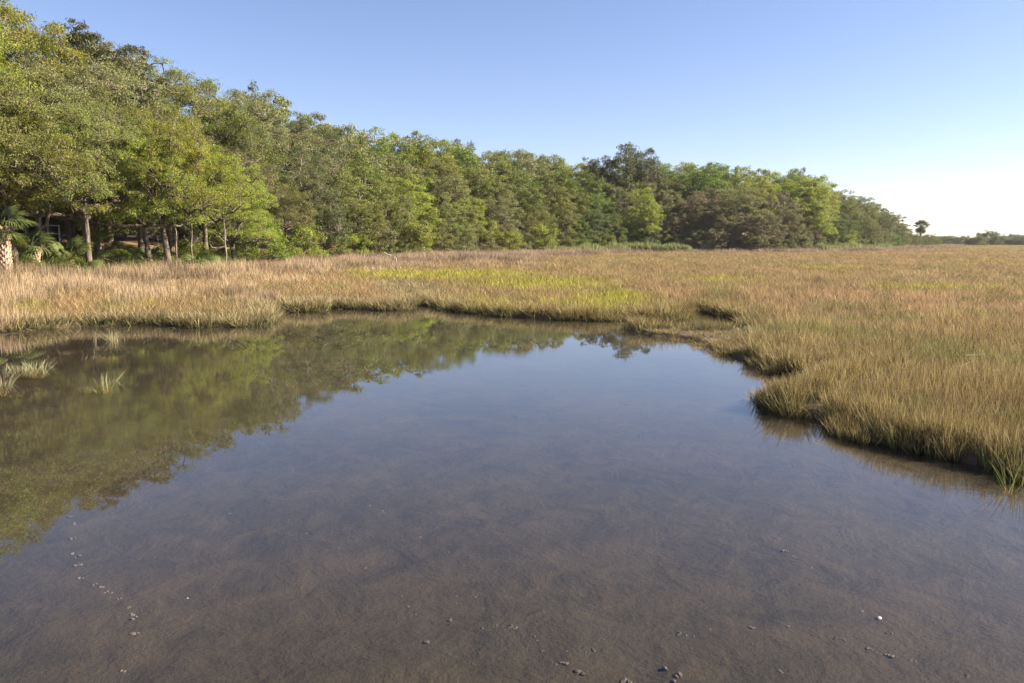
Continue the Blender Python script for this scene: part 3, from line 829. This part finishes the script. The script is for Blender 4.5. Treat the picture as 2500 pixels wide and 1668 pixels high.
# ------------------------------------------------------------------ grasses
def blades(rng, n, spread, h, w, lean=0.25, bend=0.3, hvar=0.3, seg=3, out=0.3):
    """n tapered bent blades -> mesh arrays"""
    a = rng.uniform(0, 2 * math.pi, n); rr = spread * np.sqrt(rng.uniform(0, 1, n))
    bx, by = rr * np.cos(a), rr * np.sin(a)
    hh = h * (1 + hvar * rng.uniform(-1, 0.6, n))
    la = rng.uniform(0, 2 * math.pi, n)
    lx = rng.normal(size=n) * lean + out * bx / (spread + 1e-6); ly = rng.normal(size=n) * lean + out * by / (spread + 1e-6)
    bn = rng.uniform(0, 1, n) ** 2 * bend
    fa_ = rng.uniform(0, math.pi, n); sx, sy = np.cos(fa_), np.sin(fa_)
    ts = np.linspace(0, 1, seg + 1)
    V = []; Hh = []
    for t in ts:
        off = (t + bn * t * t * 1.8)
        cx = bx + lx * hh * off; cyy = by + ly * hh * off; cz = hh * t * (1 - 0.35 * bn * t * t)
        ww = w * (1 - 0.25 * t if t < 0.99 else 0.08) * 0.5 * (0.7 + 0.6 * rng.uniform(0, 1, n) * 0 + 0.3)
        V.append(np.stack([np.stack([cx - sx * ww, cyy - sy * ww, cz], 1), np.stack([cx + sx * ww, cyy + sy * ww, cz], 1)], 1))
        Hh.append(np.full((n, 2), t))
    V = np.stack(V, 1)          # n, seg+1, 2, 3
    Hh = np.stack(Hh, 1)
    base = np.arange(n)[:, None] * (seg + 1) * 2 + np.arange(seg)[None, :] * 2
    Q = np.stack([base, base + 1, base + 3, base + 2], -1).reshape(-1, 4)
    r = np.repeat(rng.uniform(0, 1, n), (seg + 1) * 2)
    return V.reshape(-1, 3), Q, Hh.ravel(), r

def tuft_collection(name, mat, specs):
    c = bpy.data.collections.new(name)
    for i, (seed, kw) in enumerate(specs):
        V, Q, h, r = blades(np.random.default_rng(seed), **kw)
        o = bpy.data.objects.new('%s_%02d' % (name, i), mesh_from(name, V, Q, mat, False, {'h': h, 'r': r}))
        c.objects.link(o)
    return c

def scatter_tree(name, coll):
    ng = bpy.data.node_groups.new(name, 'GeometryNodeTree')
    ng.interface.new_socket('Geometry', in_out='INPUT', socket_type='NodeSocketGeometry')
    ng.interface.new_socket('Geometry', in_out='OUTPUT', socket_type='NodeSocketGeometry')
    N, L = ng.nodes, ng.links
    gi = N.new('NodeGroupInput'); go = N.new('NodeGroupOutput')
    ci = N.new('GeometryNodeCollectionInfo'); ci.inputs[0].default_value = coll
    ci.inputs['Separate Children'].default_value = True; ci.inputs['Reset Children'].default_value = True
    ip = N.new('GeometryNodeInstanceOnPoints'); ip.inputs['Pick Instance'].default_value = True
    def na(nm, t):
        n = N.new('GeometryNodeInputNamedAttribute'); n.data_type = t; n.inputs[0].default_value = nm; return n.outputs[0]
    er = N.new('FunctionNodeEulerToRotation')
    L.new(gi.outputs[0], ip.inputs['Points']); L.new(ci.outputs[0], ip.inputs['Instance'])
    L.new(na('rot', 'FLOAT_VECTOR'), er.inputs[0]); L.new(er.outputs[0], ip.inputs['Rotation'])
    L.new(na('scl', 'FLOAT_VECTOR'), ip.inputs['Scale'])
    ix = N.new('FunctionNodeFloatToInt'); L.new(na('idx', 'FLOAT'), ix.inputs[0]); L.new(ix.outputs[0], ip.inputs['Instance Index'])
    L.new(ip.outputs[0], go.inputs[0])
    return ng

def scatter(name, coll, nvar, P, tint, scl, rng, label, cat, tilt=0.08):
    n = len(P)
    rot = np.stack([rng.normal(size=n) * tilt, rng.normal(size=n) * tilt, rng.uniform(0, 6.28, n)], 1)
    me = mesh_from(name, P, np.zeros((0, 3)), None, False, {'rot': rot, 'scl': scl, 'tint': tint, 'idx': rng.integers(0, nvar, n).astype(float)})
    o = link(name, me)
    md = o.modifiers.new('scatter', 'NODES'); md.node_group = scatter_tree(name + '_scatter', coll)
    tag(o, label, cat, kind='stuff')
    return o

rg = np.random.default_rng(11)
TW0 = 0.26
def tuft_w(r): return TW0 * np.maximum(r / 11.0, 0.75) ** 0.8
# rings of jittered points over the marsh in and a little beyond the view
pts = []
r = 6.0
while r < 395:
    w = float(tuft_w(r)); dth = w / r
    m = int(math.radians(84) / dth)
    for rep in range(2 if r < 70 else 3):
        th = (np.arange(m) + rg.uniform(0, 1, m)) * dth - math.radians(42)
        rr_ = r + rg.uniform(0, 1, m) * w
        pts.append(np.stack([rr_ * np.sin(th), rr_ * np.cos(th)], 1))
    r += w
# a dense fringe right along the waterline
for i in range(len(POND)):
    a_, b_ = POND[i], POND[(i + 1) % len(POND)]
    if min(a_[1], b_[1]) < 3 or max(abs(a_[0]), abs(b_[0])) > 26: continue
    L_ = np.hypot(*(b_ - a_)); m = int(L_ * (130 if min(a_[1], b_[1]) < 14 else 38)) + 2
    t_ = rg.uniform(0, 1, m)[:, None]; nrm_ = np.array([-(b_ - a_)[1], (b_ - a_)[0]]) / (L_ + 1e-9)
    pts.append(a_ + (b_ - a_) * t_ + nrm_ * rg.uniform(-0.35, 0.35, (m, 1)))
pts = np.concatenate(pts)
z, ps, fs = terrain(pts[:, 0], pts[:, 1])
keep = (ps > -0.05 - 0.2 * sstep(0.60, 0.74, fbm(pts[:, 0] * 2.2, pts[:, 1] * 2.2, 64, 2)) * (pts[:, 0] > 1.5)) & (fs < 0.8) & (pts[:, 1] < ISLAND_Y + 4)
for (cx, cy_), a, b in POOL:
    keep &= (((pts[:, 0] - cx) / a) ** 2 + ((pts[:, 1] - cy_) / b) ** 2) > 0.8
# thin the stand right at the waterline, where blades stand in clusters
keep &= ~((ps < 0.35) & (fbm(pts[:, 0] * 4, pts[:, 1] * 4, 61, 2) < 0.36))
# the low point before the little side pool is only thinly grown
u0, v0 = project(pts[:, 0], pts[:, 1], z)
keep &= ~((u0 > 1445) & (u0 < 1725) & (v0 > 748) & (v0 < 782) & (ps < 0.7) & (rg.uniform(0, 1, len(u0)) < 0.72))
pts, z, ps, fs = pts[keep], z[keep], ps[keep], fs[keep]
PX, PY = pts[:, 0], pts[:, 1]
rr = np.hypot(PX, PY)
u, v = project(PX, PY, z + 0.25)
w = tuft_w(rr)
nA = fbm(PX * 0.11, PY * 0.11, 71, 3); nB = fbm(PX * 0.5, PY * 0.5, 72, 3); nC = fbm(PX * 0.03, PY * 0.05, 73, 3); nD = fbm(PX * 1.7, PY * 1.7, 74, 2)
# where the tall rush grows: a belt along the woods, lumpy, plus some clumps
Tb = np.interp(u, [-200, 0, 300, 500, 650, 850, 1000, 1100, 1250, 1450, 1700, 2000, 2200], [8.5, 8.5, 9.5, 9.5, 7.5, 6, 9, 15, 13, 8, 6, 8, 10])
belt = -fs < Tb * (0.62 + 0.8 * nA)
clump = (nB > 0.66) & (-fs < Tb * 2.0) & (u < 1000)
for cx, cy_, cr_ in ((1215, 612, 1.6), (690, 645, 1.3), (360, 640, 1.5), (540, 652, 1.0), (335, 667, 1.0), (600, 690, 0.7)):
    gx, gy = on_level(cx, cy_, 0.3); clump |= np.hypot(PX - gx, (PY - gy) * 0.7) < cr_ * (0.7 + 0.6 * nD)
rush = belt | clump
# yellow-green patches
def ell(cx, cy_, rx, ry): return ((u - cx) / rx) ** 2 + ((v - cy_) / ry) ** 2
ye = np.maximum.reduce([1.15 - ell(1030, 630, 260, 13), 1.0 - ell(860, 619, 90, 7), 0.9 - ell(1250, 650, 230, 22), 1.35 - ell(1425, 676, 62, 12), 0.75 - ell(1350, 690, 260, 26),
                        0.72 - ell(1680, 640, 170, 10), 0.8 - ell(2150, 657, 260, 8), 0.55 - ell(1150, 690, 200, 30), 0.6 - ell(1900, 612, 240, 7), 0.5 - ell(2250, 598, 160, 6),
                        0.6 - ell(300, 690, 120, 16) , 0.5 - ell(60, 700, 90, 20), 0.6 - ell(2200, 570, 220, 5)])
yel = (ye + (nB - 0.5) * 1.3 + (nD - 0.5) * 0.6 + rg.uniform(-0.55, 0.35, len(ye)) > 0.3) & ~rush
ystr = np.clip(ye, 0, 1.1)
shore = (ps < 0.55 + 0.9 * nB) & ~yel & ~rush & (rr < 60)
shore |= (u > 1500) & (v > 770) & (nB + 0.35 * nD - 0.16 * ps > 0.66) & ~rush
plain = ~(rush | yel | shore)

def mixv(a, b, t): return np.asarray(a)[None] * (1 - t[:, None]) + np.asarray(b)[None] * t[:, None]
PT = np.stack([PX, PY, z - 0.03], 1)
NV = 4
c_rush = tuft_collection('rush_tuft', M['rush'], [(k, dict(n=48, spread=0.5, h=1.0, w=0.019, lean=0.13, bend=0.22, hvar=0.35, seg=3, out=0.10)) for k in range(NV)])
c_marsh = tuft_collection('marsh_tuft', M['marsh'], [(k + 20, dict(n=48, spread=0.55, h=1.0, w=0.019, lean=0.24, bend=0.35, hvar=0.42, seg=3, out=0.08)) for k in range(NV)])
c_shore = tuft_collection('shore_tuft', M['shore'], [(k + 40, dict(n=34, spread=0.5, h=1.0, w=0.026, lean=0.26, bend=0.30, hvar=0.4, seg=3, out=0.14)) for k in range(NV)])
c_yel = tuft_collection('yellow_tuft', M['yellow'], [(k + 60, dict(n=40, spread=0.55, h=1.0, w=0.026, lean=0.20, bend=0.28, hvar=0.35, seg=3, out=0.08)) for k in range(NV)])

def jitter_col(c, amt=0.22): return c * (1 + rg.uniform(-amt, amt, (len(c), 1)))
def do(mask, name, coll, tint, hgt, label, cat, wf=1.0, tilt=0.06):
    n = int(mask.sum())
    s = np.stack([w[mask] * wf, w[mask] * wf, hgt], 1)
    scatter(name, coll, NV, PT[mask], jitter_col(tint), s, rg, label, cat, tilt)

m_ = rush
edge_fade = np.clip((Tb[m_] * (0.62 + 0.8 * nA[m_]) + fs[m_]) / 4.0, 0, 1)
hr = (0.52 + 0.42 * edge_fade) * (0.75 + 0.5 * nB[m_]) * rg.uniform(0.85, 1.1, m_.sum())
cr = mixv((0.375, 0.278, 0.170), (0.265, 0.195, 0.145), np.clip((rr[m_] - 45) / 70, 0, 1) * 0.7 + 0.3 * nC[m_])
nE = fbm(PX[m_] * 0.34, PY[m_] * 0.34, 79, 2); dk = sstep(0.56, 0.72, nE)
cr = cr * (0.78 + 0.45 * nB[m_])[:, None] * (1 - 0.42 * dk)[:, None]; hr = hr * (1 + 0.12 * dk)
do(m_, 'needlerush', c_rush, cr, hr, 'tall pinkish tan needlerush belt along the woods', 'rush', 1.0, 0.05)
m_ = plain
t1 = np.clip((nA[m_] - 0.3) * 2.2, 0, 1); t2 = np.clip((nC[m_] - 0.35) * 2.5, 0, 1)
cp = mixv((0.300, 0.212, 0.116), (0.245, 0.195, 0.090), t1) * 0.6 + mixv((0.305, 0.200, 0.112), (0.225, 0.195, 0.080), t2) * 0.4
nearR = np.clip((22 - rr[m_]) / 10, 0, 1) * (u[m_] > 1300)
cp = cp * (1 - 0.2 * nearR)[:, None]
nF = fbm(PX[m_] * 0.9, PY[m_] * 0.9, 83, 2); gs = sstep(0.52, 0.78, nF)      # greener stands among the dry ones
cp = cp * (1 - gs)[:, None] + np.array([[0.175, 0.168, 0.066]]) * gs[:, None]
cp = cp * (0.72 + 0.56 * nB[m_])[:, None]
hm = (0.19 + 0.14 * nA[m_] + 0.24 * nB[m_]) * rg.uniform(0.85, 1.15, m_.sum()) * (0.9 + 0.3 * nB[m_])
hm = hm * np.where((u[m_] > 1420) & (u[m_] < 1725) & (v[m_] > 738) & (v[m_] < 785), 0.34, 1.0)
hm = hm * np.where(u[m_] > 1300, 0.88, 1.0); cp = cp * np.array([[1.12, 1.06, 1.03]])
do(m_, 'marsh_grass', c_marsh, cp, hm, 'low brown and tan marsh grass spreading over the flat', 'grass', 1.0, 0.07)
m_ = yel
cyl = mixv((0.245, 0.195, 0.075), (0.315, 0.29, 0.052), np.clip(ystr[m_] + (nD[m_] - 0.5) * 0.6, 0, 1))
do(m_, 'yellow_cordgrass', c_yel, cyl, (0.28 + 0.18 * nA[m_]) * rg.uniform(0.85, 1.15, m_.sum()), 'bright yellow-green cordgrass patches in the middle marsh', 'grass', 1.0, 0.06)
m_ = shore
lt = np.clip((u[m_] - 900) / 500, 0, 1)
cs_ = mixv((0.288, 0.232, 0.119), (0.243, 0.186, 0.081), lt) * (0.8 + 0.45 * nB[m_])[:, None]
hs_ = (0.30 + 0.16 * nB[m_]) * rg.uniform(0.75, 1.15, m_.sum()) * np.clip(0.8 + ps[m_] * 0.9, 0.5, 1.0)
hs_ = hs_ * np.where((u[m_] > 1420) & (u[m_] < 1725) & (v[m_] > 738) & (v[m_] < 785), 0.34, 1.0)
do(m_, 'shore_cordgrass', c_shore, cs_, hs_, 'olive cordgrass lining the pond banks', 'grass', 0.95, 0.10)
print('tufts', len(PT), 'rush', rush.sum(), 'plain', plain.sum(), 'yellow', yel.sum(), 'shore', shore.sum())

# reeds at the foot of the woods
def reed_points(x0, x1, y0, y1, n, d0, d1):
    xs = rg.uniform(x0, x1, n); Ys = np.array([foot_Y(q) for q in xs]) - rg.uniform(d0, d1, n)
    X = Ys * (xs * K - 1250) / (FPX / CP)
    return X, Ys
X1, Y1 = reed_points(1255, 1585, 0, 0, 1500, 1.5, 5.5); X2, Y2 = reed_points(1880, 2085, 0, 0, 900, 1.5, 5.0)
RX = np.concatenate([X1, X2]); RY = np.concatenate([Y1, Y2]); rz_ = terrain(RX, RY)[0]
c_reed = tuft_collection('reed_tuft', M['reed'], [(k + 80, dict(n=22, spread=0.5, h=1.0, w=0.10, lean=0.07, bend=0.15, hvar=0.4, seg=3, out=0.05)) for k in range(NV)])
n = len(RX)
tn = mixv((0.27, 0.28, 0.13), (0.22, 0.25, 0.085), rg.uniform(0, 1, n))
scatter('reed_bed', c_reed, NV, np.stack([RX, RY, rz_ - 0.05], 1), tn, np.stack([np.full(n, 0.9), np.full(n, 0.9), rg.uniform(0.7, 1.5, n) * (0.35 + 1.5 * fbm(RX * 0.22, RY * 0.22, 33, 3))], 1), rg, 'tall pale green reeds at the foot of the woods', 'reeds', 0.04)
# low green growth under the left trees
n = 900
xs = rg.uniform(-150, 600, n); Ys = np.array([foot_Y(q) for q in xs]) + rg.uniform(-0.6, 2.0, n); X = Ys * (xs * K - 1250) / (FPX / CP)
kp = fbm(X * 0.6, Ys * 0.6, 91, 3) > 0.47; X, Ys = X[kp], Ys[kp]; n = len(X)
c_cov = tuft_collection('cover_tuft', M['cover'], [(k + 90, dict(n=30, spread=0.5, h=0.8, w=0.11, lean=0.5, bend=0.4, hvar=0.6, seg=2, out=0.2)) for k in range(NV)])
scatter('ground_cover', c_cov, NV, np.stack([X, Ys, terrain(X, Ys)[0] - 0.02], 1), mixv((0.12, 0.17, 0.02), (0.24, 0.26, 0.04), rg.uniform(0, 1, n)),
        np.stack([np.full(n, 0.6), np.full(n, 0.6), rg.uniform(0.6, 1.3, n)], 1), rg, 'low bright green plants along the edge of the left trees', 'ground cover', 0.1)

# single tufts standing in the water
def water_tuft(x, y, hh, spread, nb, mat, label, seed, lean=0.3, out=0.45, name='cordgrass_tuft', w=0.0075):
    X, Y = on_level(x, y); V, Q, h, r_ = blades(np.random.default_rng(seed), int(nb * 1.6), spread, hh, w, lean, 0.3, 0.4, 4, out)
    V[:, 0] *= 1.0
    o = link(name, mesh_from(name, V, Q, M[mat], False, {'h': h, 'r': r_}), None, (X, Y, gz(X, Y) - 0.01))
    tag(o, label, 'grass tuft', 'tufts standing in the pond')
for i, (x, y, hh, sp_, nb, mat, lab) in enumerate([
    (262, 783, 0.34, 0.10, 38, 'tuft', 'small pale tuft alone on the wet mud below the spit'),
    (42, 849, 0.30, 0.09, 34, 'tuft', 'pale tuft with orange foot, left end of the tuft row'),
    (62, 847, 0.34, 0.13, 50, 'tuft', 'pale tuft in the middle of the tuft row by the left edge'),
    (86, 846, 0.33, 0.11, 44, 'tuft', 'pale tuft, right end of the tuft row by the left edge'),
    (3, 853, 0.30, 0.08, 26, 'tuft', 'thin pale tuft at the left edge beside the tuft row'),
    (0, 885, 0.36, 0.08, 30, 'tuft', 'pale tuft cut by the left edge below the tuft row'),
    (242, 879, 0.33, 0.10, 34, 'tuft', 'straw-coloured tuft mirrored in the tree reflection'),
    (224, 881, 0.15, 0.04, 8, 'tuft', 'few short reddish blades left of the mirrored tuft'),
    (1762, 940, 0.34, 0.09, 26, 'clump', 'slim olive tuft at the tip of the right grass point'),
    (1790, 948, 0.36, 0.12, 60, 'clump', 'bushy olive tuft next to the tip of the right grass point'),
    (1820, 955, 0.40, 0.16, 80, 'clump', 'dense olive tuft third in from the right grass point'),
    (2053, 1028, 0.30, 0.04, 12, 'sprout', 'small bright green sprout in the dark water by the right bank'),
    (2278, 1078, 0.28, 0.08, 18, 'sprout', 'spiky green sprout fanning out at the right bank'),
    (2316, 1125, 0.36, 0.04, 8, 'sprout', 'lone upright green sprout in open water near the right edge'),
    (2338, 1108, 0.45, 0.10, 26, 'clump', 'olive tuft in the water at the right edge'),
]):
    water_tuft(x, y, hh, sp_, nb, mat, lab, 900 + i)

# ------------------------------------------------------------------ lumps, shell, driftwood, stalks
def lump_mesh(seed, mat):
    import bmesh
    rng = np.random.default_rng(seed); bm = bmesh.new()
    for k in range(int(rng.integers(2, 5))):
        res = bmesh.ops.create_icosphere(bm, subdivisions=2, radius=1.0)
        off = rng.normal(size=3) * np.array([0.75, 0.75, 0.15]); sc = rng.uniform(0.4, 0.9) * np.array([1.25, 0.8, 0.7])
        for vv in res['verts']:
            p = np.array(vv.co); f = 1 + 0.32 * (fbm(p[0:1] * 2 + k * 3, p[1:2] * 2 + p[2:3] * 1.7 + seed, seed, 2)[0] - 0.5) * 2
            vv.co = Vector(p * f * sc + off + np.array([0, 0, 0.3]))
    me = bpy.data.meshes.new('mud_lump'); bm.to_mesh(me); bm.free(); me.materials.append(mat)
    for p in me.polygons: p.use_smooth = False
    return me
LUMPS = [lump_mesh(k, M['mud']) for k in range(5)]
PALE = [lump_mesh(k + 9, M['mudpale']) for k in range(4)]
rl = random.Random(5)
lump_n = {}
def lump(x, y, s, meshes, label, group, name='mud_lump', cat='mud lump'):
    if group and not group.startswith('larger'):
        lump_n[group] = lump_n.get(group, 0) + 1; label = '%s, %s %s' % (label, ordinal(lump_n[group]), 'down the trail' if 'trail' in group else 'from the top')
    X, Y = on_level(x, y, -0.06); o = link(name, meshes[rl.randrange(len(meshes))], None, (X, Y, gz(X, Y) - 0.004), rl.uniform(0, 6.28))
    o.scale = (s, s, s * 0.85); tag(o, label, cat, group)
trailL = [(167, 1191), (170, 1225), (164, 1262), (174, 1268), (177, 1288), (187, 1315), (217, 1330), (232, 1338), (243, 1347), (252, 1349), (273, 1363), (293, 1384), (304, 1398), (308, 1407), (306, 1446), (283, 1528)]
for x, y in trailL:
    lump(x, y, rl.uniform(0.013, 0.022), PALE, 'small pale shell lump in the curved trail at lower left', 'pale lumps of the lower left trail', 'shell_lump', 'shell lump')
for x, y in sorted([(107, 1138), (149, 1146), (281, 1146), (345, 1152), (395, 1157), (464, 1158), (524, 1166), (160, 1172), (60, 1110)], key=lambda q: q[1]):
    lump(x, y, rl.uniform(0.010, 0.018), LUMPS, 'tiny mud lump below the tree reflection at left', 'mud lumps below the tree reflection')
for cx, cy_ in sorted([(400, 10), (470, 45), (545, 82), (620, 125), (700, 177), (765, 232), (860, 288), (930, 322), (1018, 392), (1060, 405), (1050, 503), (1075, 570), (1135, 640),
                (1175, 692), (1215, 735), (1280, 748), (1310, 752), (1420, 805), (1440, 828), (1470, 885), (1600, 885), (1700, 900), (1760, 885), (1820, 825), (1550, 955), (1590, 962),
                (290, 297), (450, 408), (655, 565), (690, 625), (740, 675), (970, 570), (972, 610), (935, 700), (50, 180), (105, 212), (1120, 755), (840, 745)], key=lambda q: q[1]):
    lump((700 + cx / 2.35) * 0.94, (1200 + cy_ / 2.35) * 0.94, rl.uniform(0.008, 0.016), LUMPS, 'small mud lump along the middle pond bed trails', 'mud lumps of the middle trails')
for cx, cy_, lab, s in [(795, 845, 'dark knobbly lump alone at the bottom centre of the pond', 0.026), (1680, 1015, 'grey lump near the bottom edge right of centre', 0.026),
                        (2205, 1032, 'round grey lump at the bottom edge, rightmost of the centre lumps', 0.032), (1950, 1065, 'flat grey lump touching the bottom edge', 0.024)]:
    lump((700 + cx / 2.35) * 0.94, (1200 + cy_ / 2.35) * 0.94, s, LUMPS, lab, 'larger lumps near the bottom edge')
for cx, cy_ in sorted([(765, 293), (830, 355), (885, 388), (990, 453), (1190, 580), (1270, 645), (1320, 740), (150, 875), (210, 872), (365, 845), (460, 850), (610, 835), (640, 832), (840, 830),
                (1100, 900), (1150, 912), (1200, 922), (1370, 972), (1410, 985), (1490, 1017), (1485, 870), (1630, 1040), (1660, 975), (1990, 1143), (2150, 1200), (800, 1120)], key=lambda q: q[1]):
    lump((1600 + cx / 2.611) * 0.94, (1200 + cy_ / 2.611) * 0.94, rl.uniform(0.008, 0.017), LUMPS, 'small mud lump on the pond bed at lower right', 'mud lumps at lower right')
for x, y, lab in [(2018, 1411, 'white clam shell lying on the mud at lower right'), (430, 1362, 'tiny white shell chip on the mud at lower left')]:
    X, Y = on_level(x, y, -0.06); g = Geo(); s = 0.021 if x > 1000 else 0.007
    P = []; nn = 14; rings = 4
    for i in range(rings + 1):
        for j in range(nn):
            a = 2 * math.pi * j / nn; q = 1 - i / rings
            P.append((s * q * math.cos(a) * (1 + 0.06 * (j % 2)), s * 0.75 * q * math.sin(a) * (1 + 0.06 * (j % 2)), s * 0.55 * math.sqrt(max(0, 1 - q * q))))
    Qs = [[i * nn + j, i * nn + (j + 1) % nn, (i + 1) * nn + (j + 1) % nn, (i + 1) * nn + j] for i in range(rings) for j in range(nn)]
    g.add(P, Qs); o = link('clam_shell', g.mesh('clam_shell', M['shell']), None, (X, Y, gz(X, Y) + 0.004), 0.7); tag(o, lab, 'shell')

# bleached branch lying on the rush
Yd = 70.0; Xd = at(896, 575, Yd)[0]; zd = gz(Xd, Yd)
rng_d = np.random.default_rng(3); g = Geo()
g.tube(curve((-0.55, 0, 1.25), (0.45, 0.2, 0.75), (0, 0, 0.05), 6, rng_d, 0.02), np.linspace(0.035, 0.05, 6), 6)
g.tube(curve((0.0, 0.1, 0.98), (0.75, 0.1, 1.12), (0, 0, -0.08), 5, rng_d, 0.02), np.linspace(0.035, 0.02, 5), 6)
g.tube(curve((0.45, 0.2, 0.75), (0.6, 0.25, -0.1), (0, 0, 0), 4, rng_d, 0.02), np.linspace(0.05, 0.05, 4), 6)
tag(link('driftwood', g.mesh('driftwood', M['wood']), None, (Xd, Yd, zd)), 'bleached forked branch caught in the rush before the woods', 'driftwood')
# broken dry stalks lying over the grass at right
for i, (x, y, dx, dz) in enumerate([(2210, 805, 0.55, 0.02), (2080, 795, 0.25, 0.12), (1960, 800, 0.25, 0.03), (2190, 832, 0.45, 0.12), (2270, 840, 0.25, 0.0), (1855, 795, 0.2, 0.12)]):
    X, Y = on_level(x, y, 0.55); zg = gz(X, Y); g = Geo(); rng_s = np.random.default_rng(i)
    g.tube(curve((0, 0, 0), (0.05, 0.0, 0.36), (0, 0, 0), 4, rng_s, 0.01), np.full(4, 0.0035), 4)
    g.tube(curve((0.05, 0, 0.36), (0.05 + dx * 0.7, 0.05, 0.36 + dz), (0, 0, 0.0), 5, rng_s, 0.01), np.linspace(0.004, 0.002, 5), 4)
    tag(link('dry_stalk', g.mesh('dry_stalk', M['stalk']), None, (X, Y, zg)), 'broken pale stalk bent over the right marsh grass, %s from the left' % ordinal([5, 3, 2, 4, 6, 1][i]), 'dry stalk', 'broken stalks')

# ------------------------------------------------------------------ the air: a thin even haze over the marsh
hm_, nt, N, L = new_mat('thin_haze')
pv = N.new('ShaderNodeVolumePrincipled'); pv.inputs['Color'].default_value = (0.93, 0.96, 1.0, 1); pv.inputs['Density'].default_value = 0.00011
pv.inputs['Anisotropy'].default_value = 0.35
o_ = N.new('ShaderNodeOutputMaterial'); L.new(pv.outputs[0], o_.inputs['Volume'])
g = Geo(); box(g, (-4600, -4600, -1.6), (4600, 4600, 34))
tag(link('haze', g.mesh('haze', hm_, False)), 'thin pale haze over the marsh', 'haze', kind='stuff')
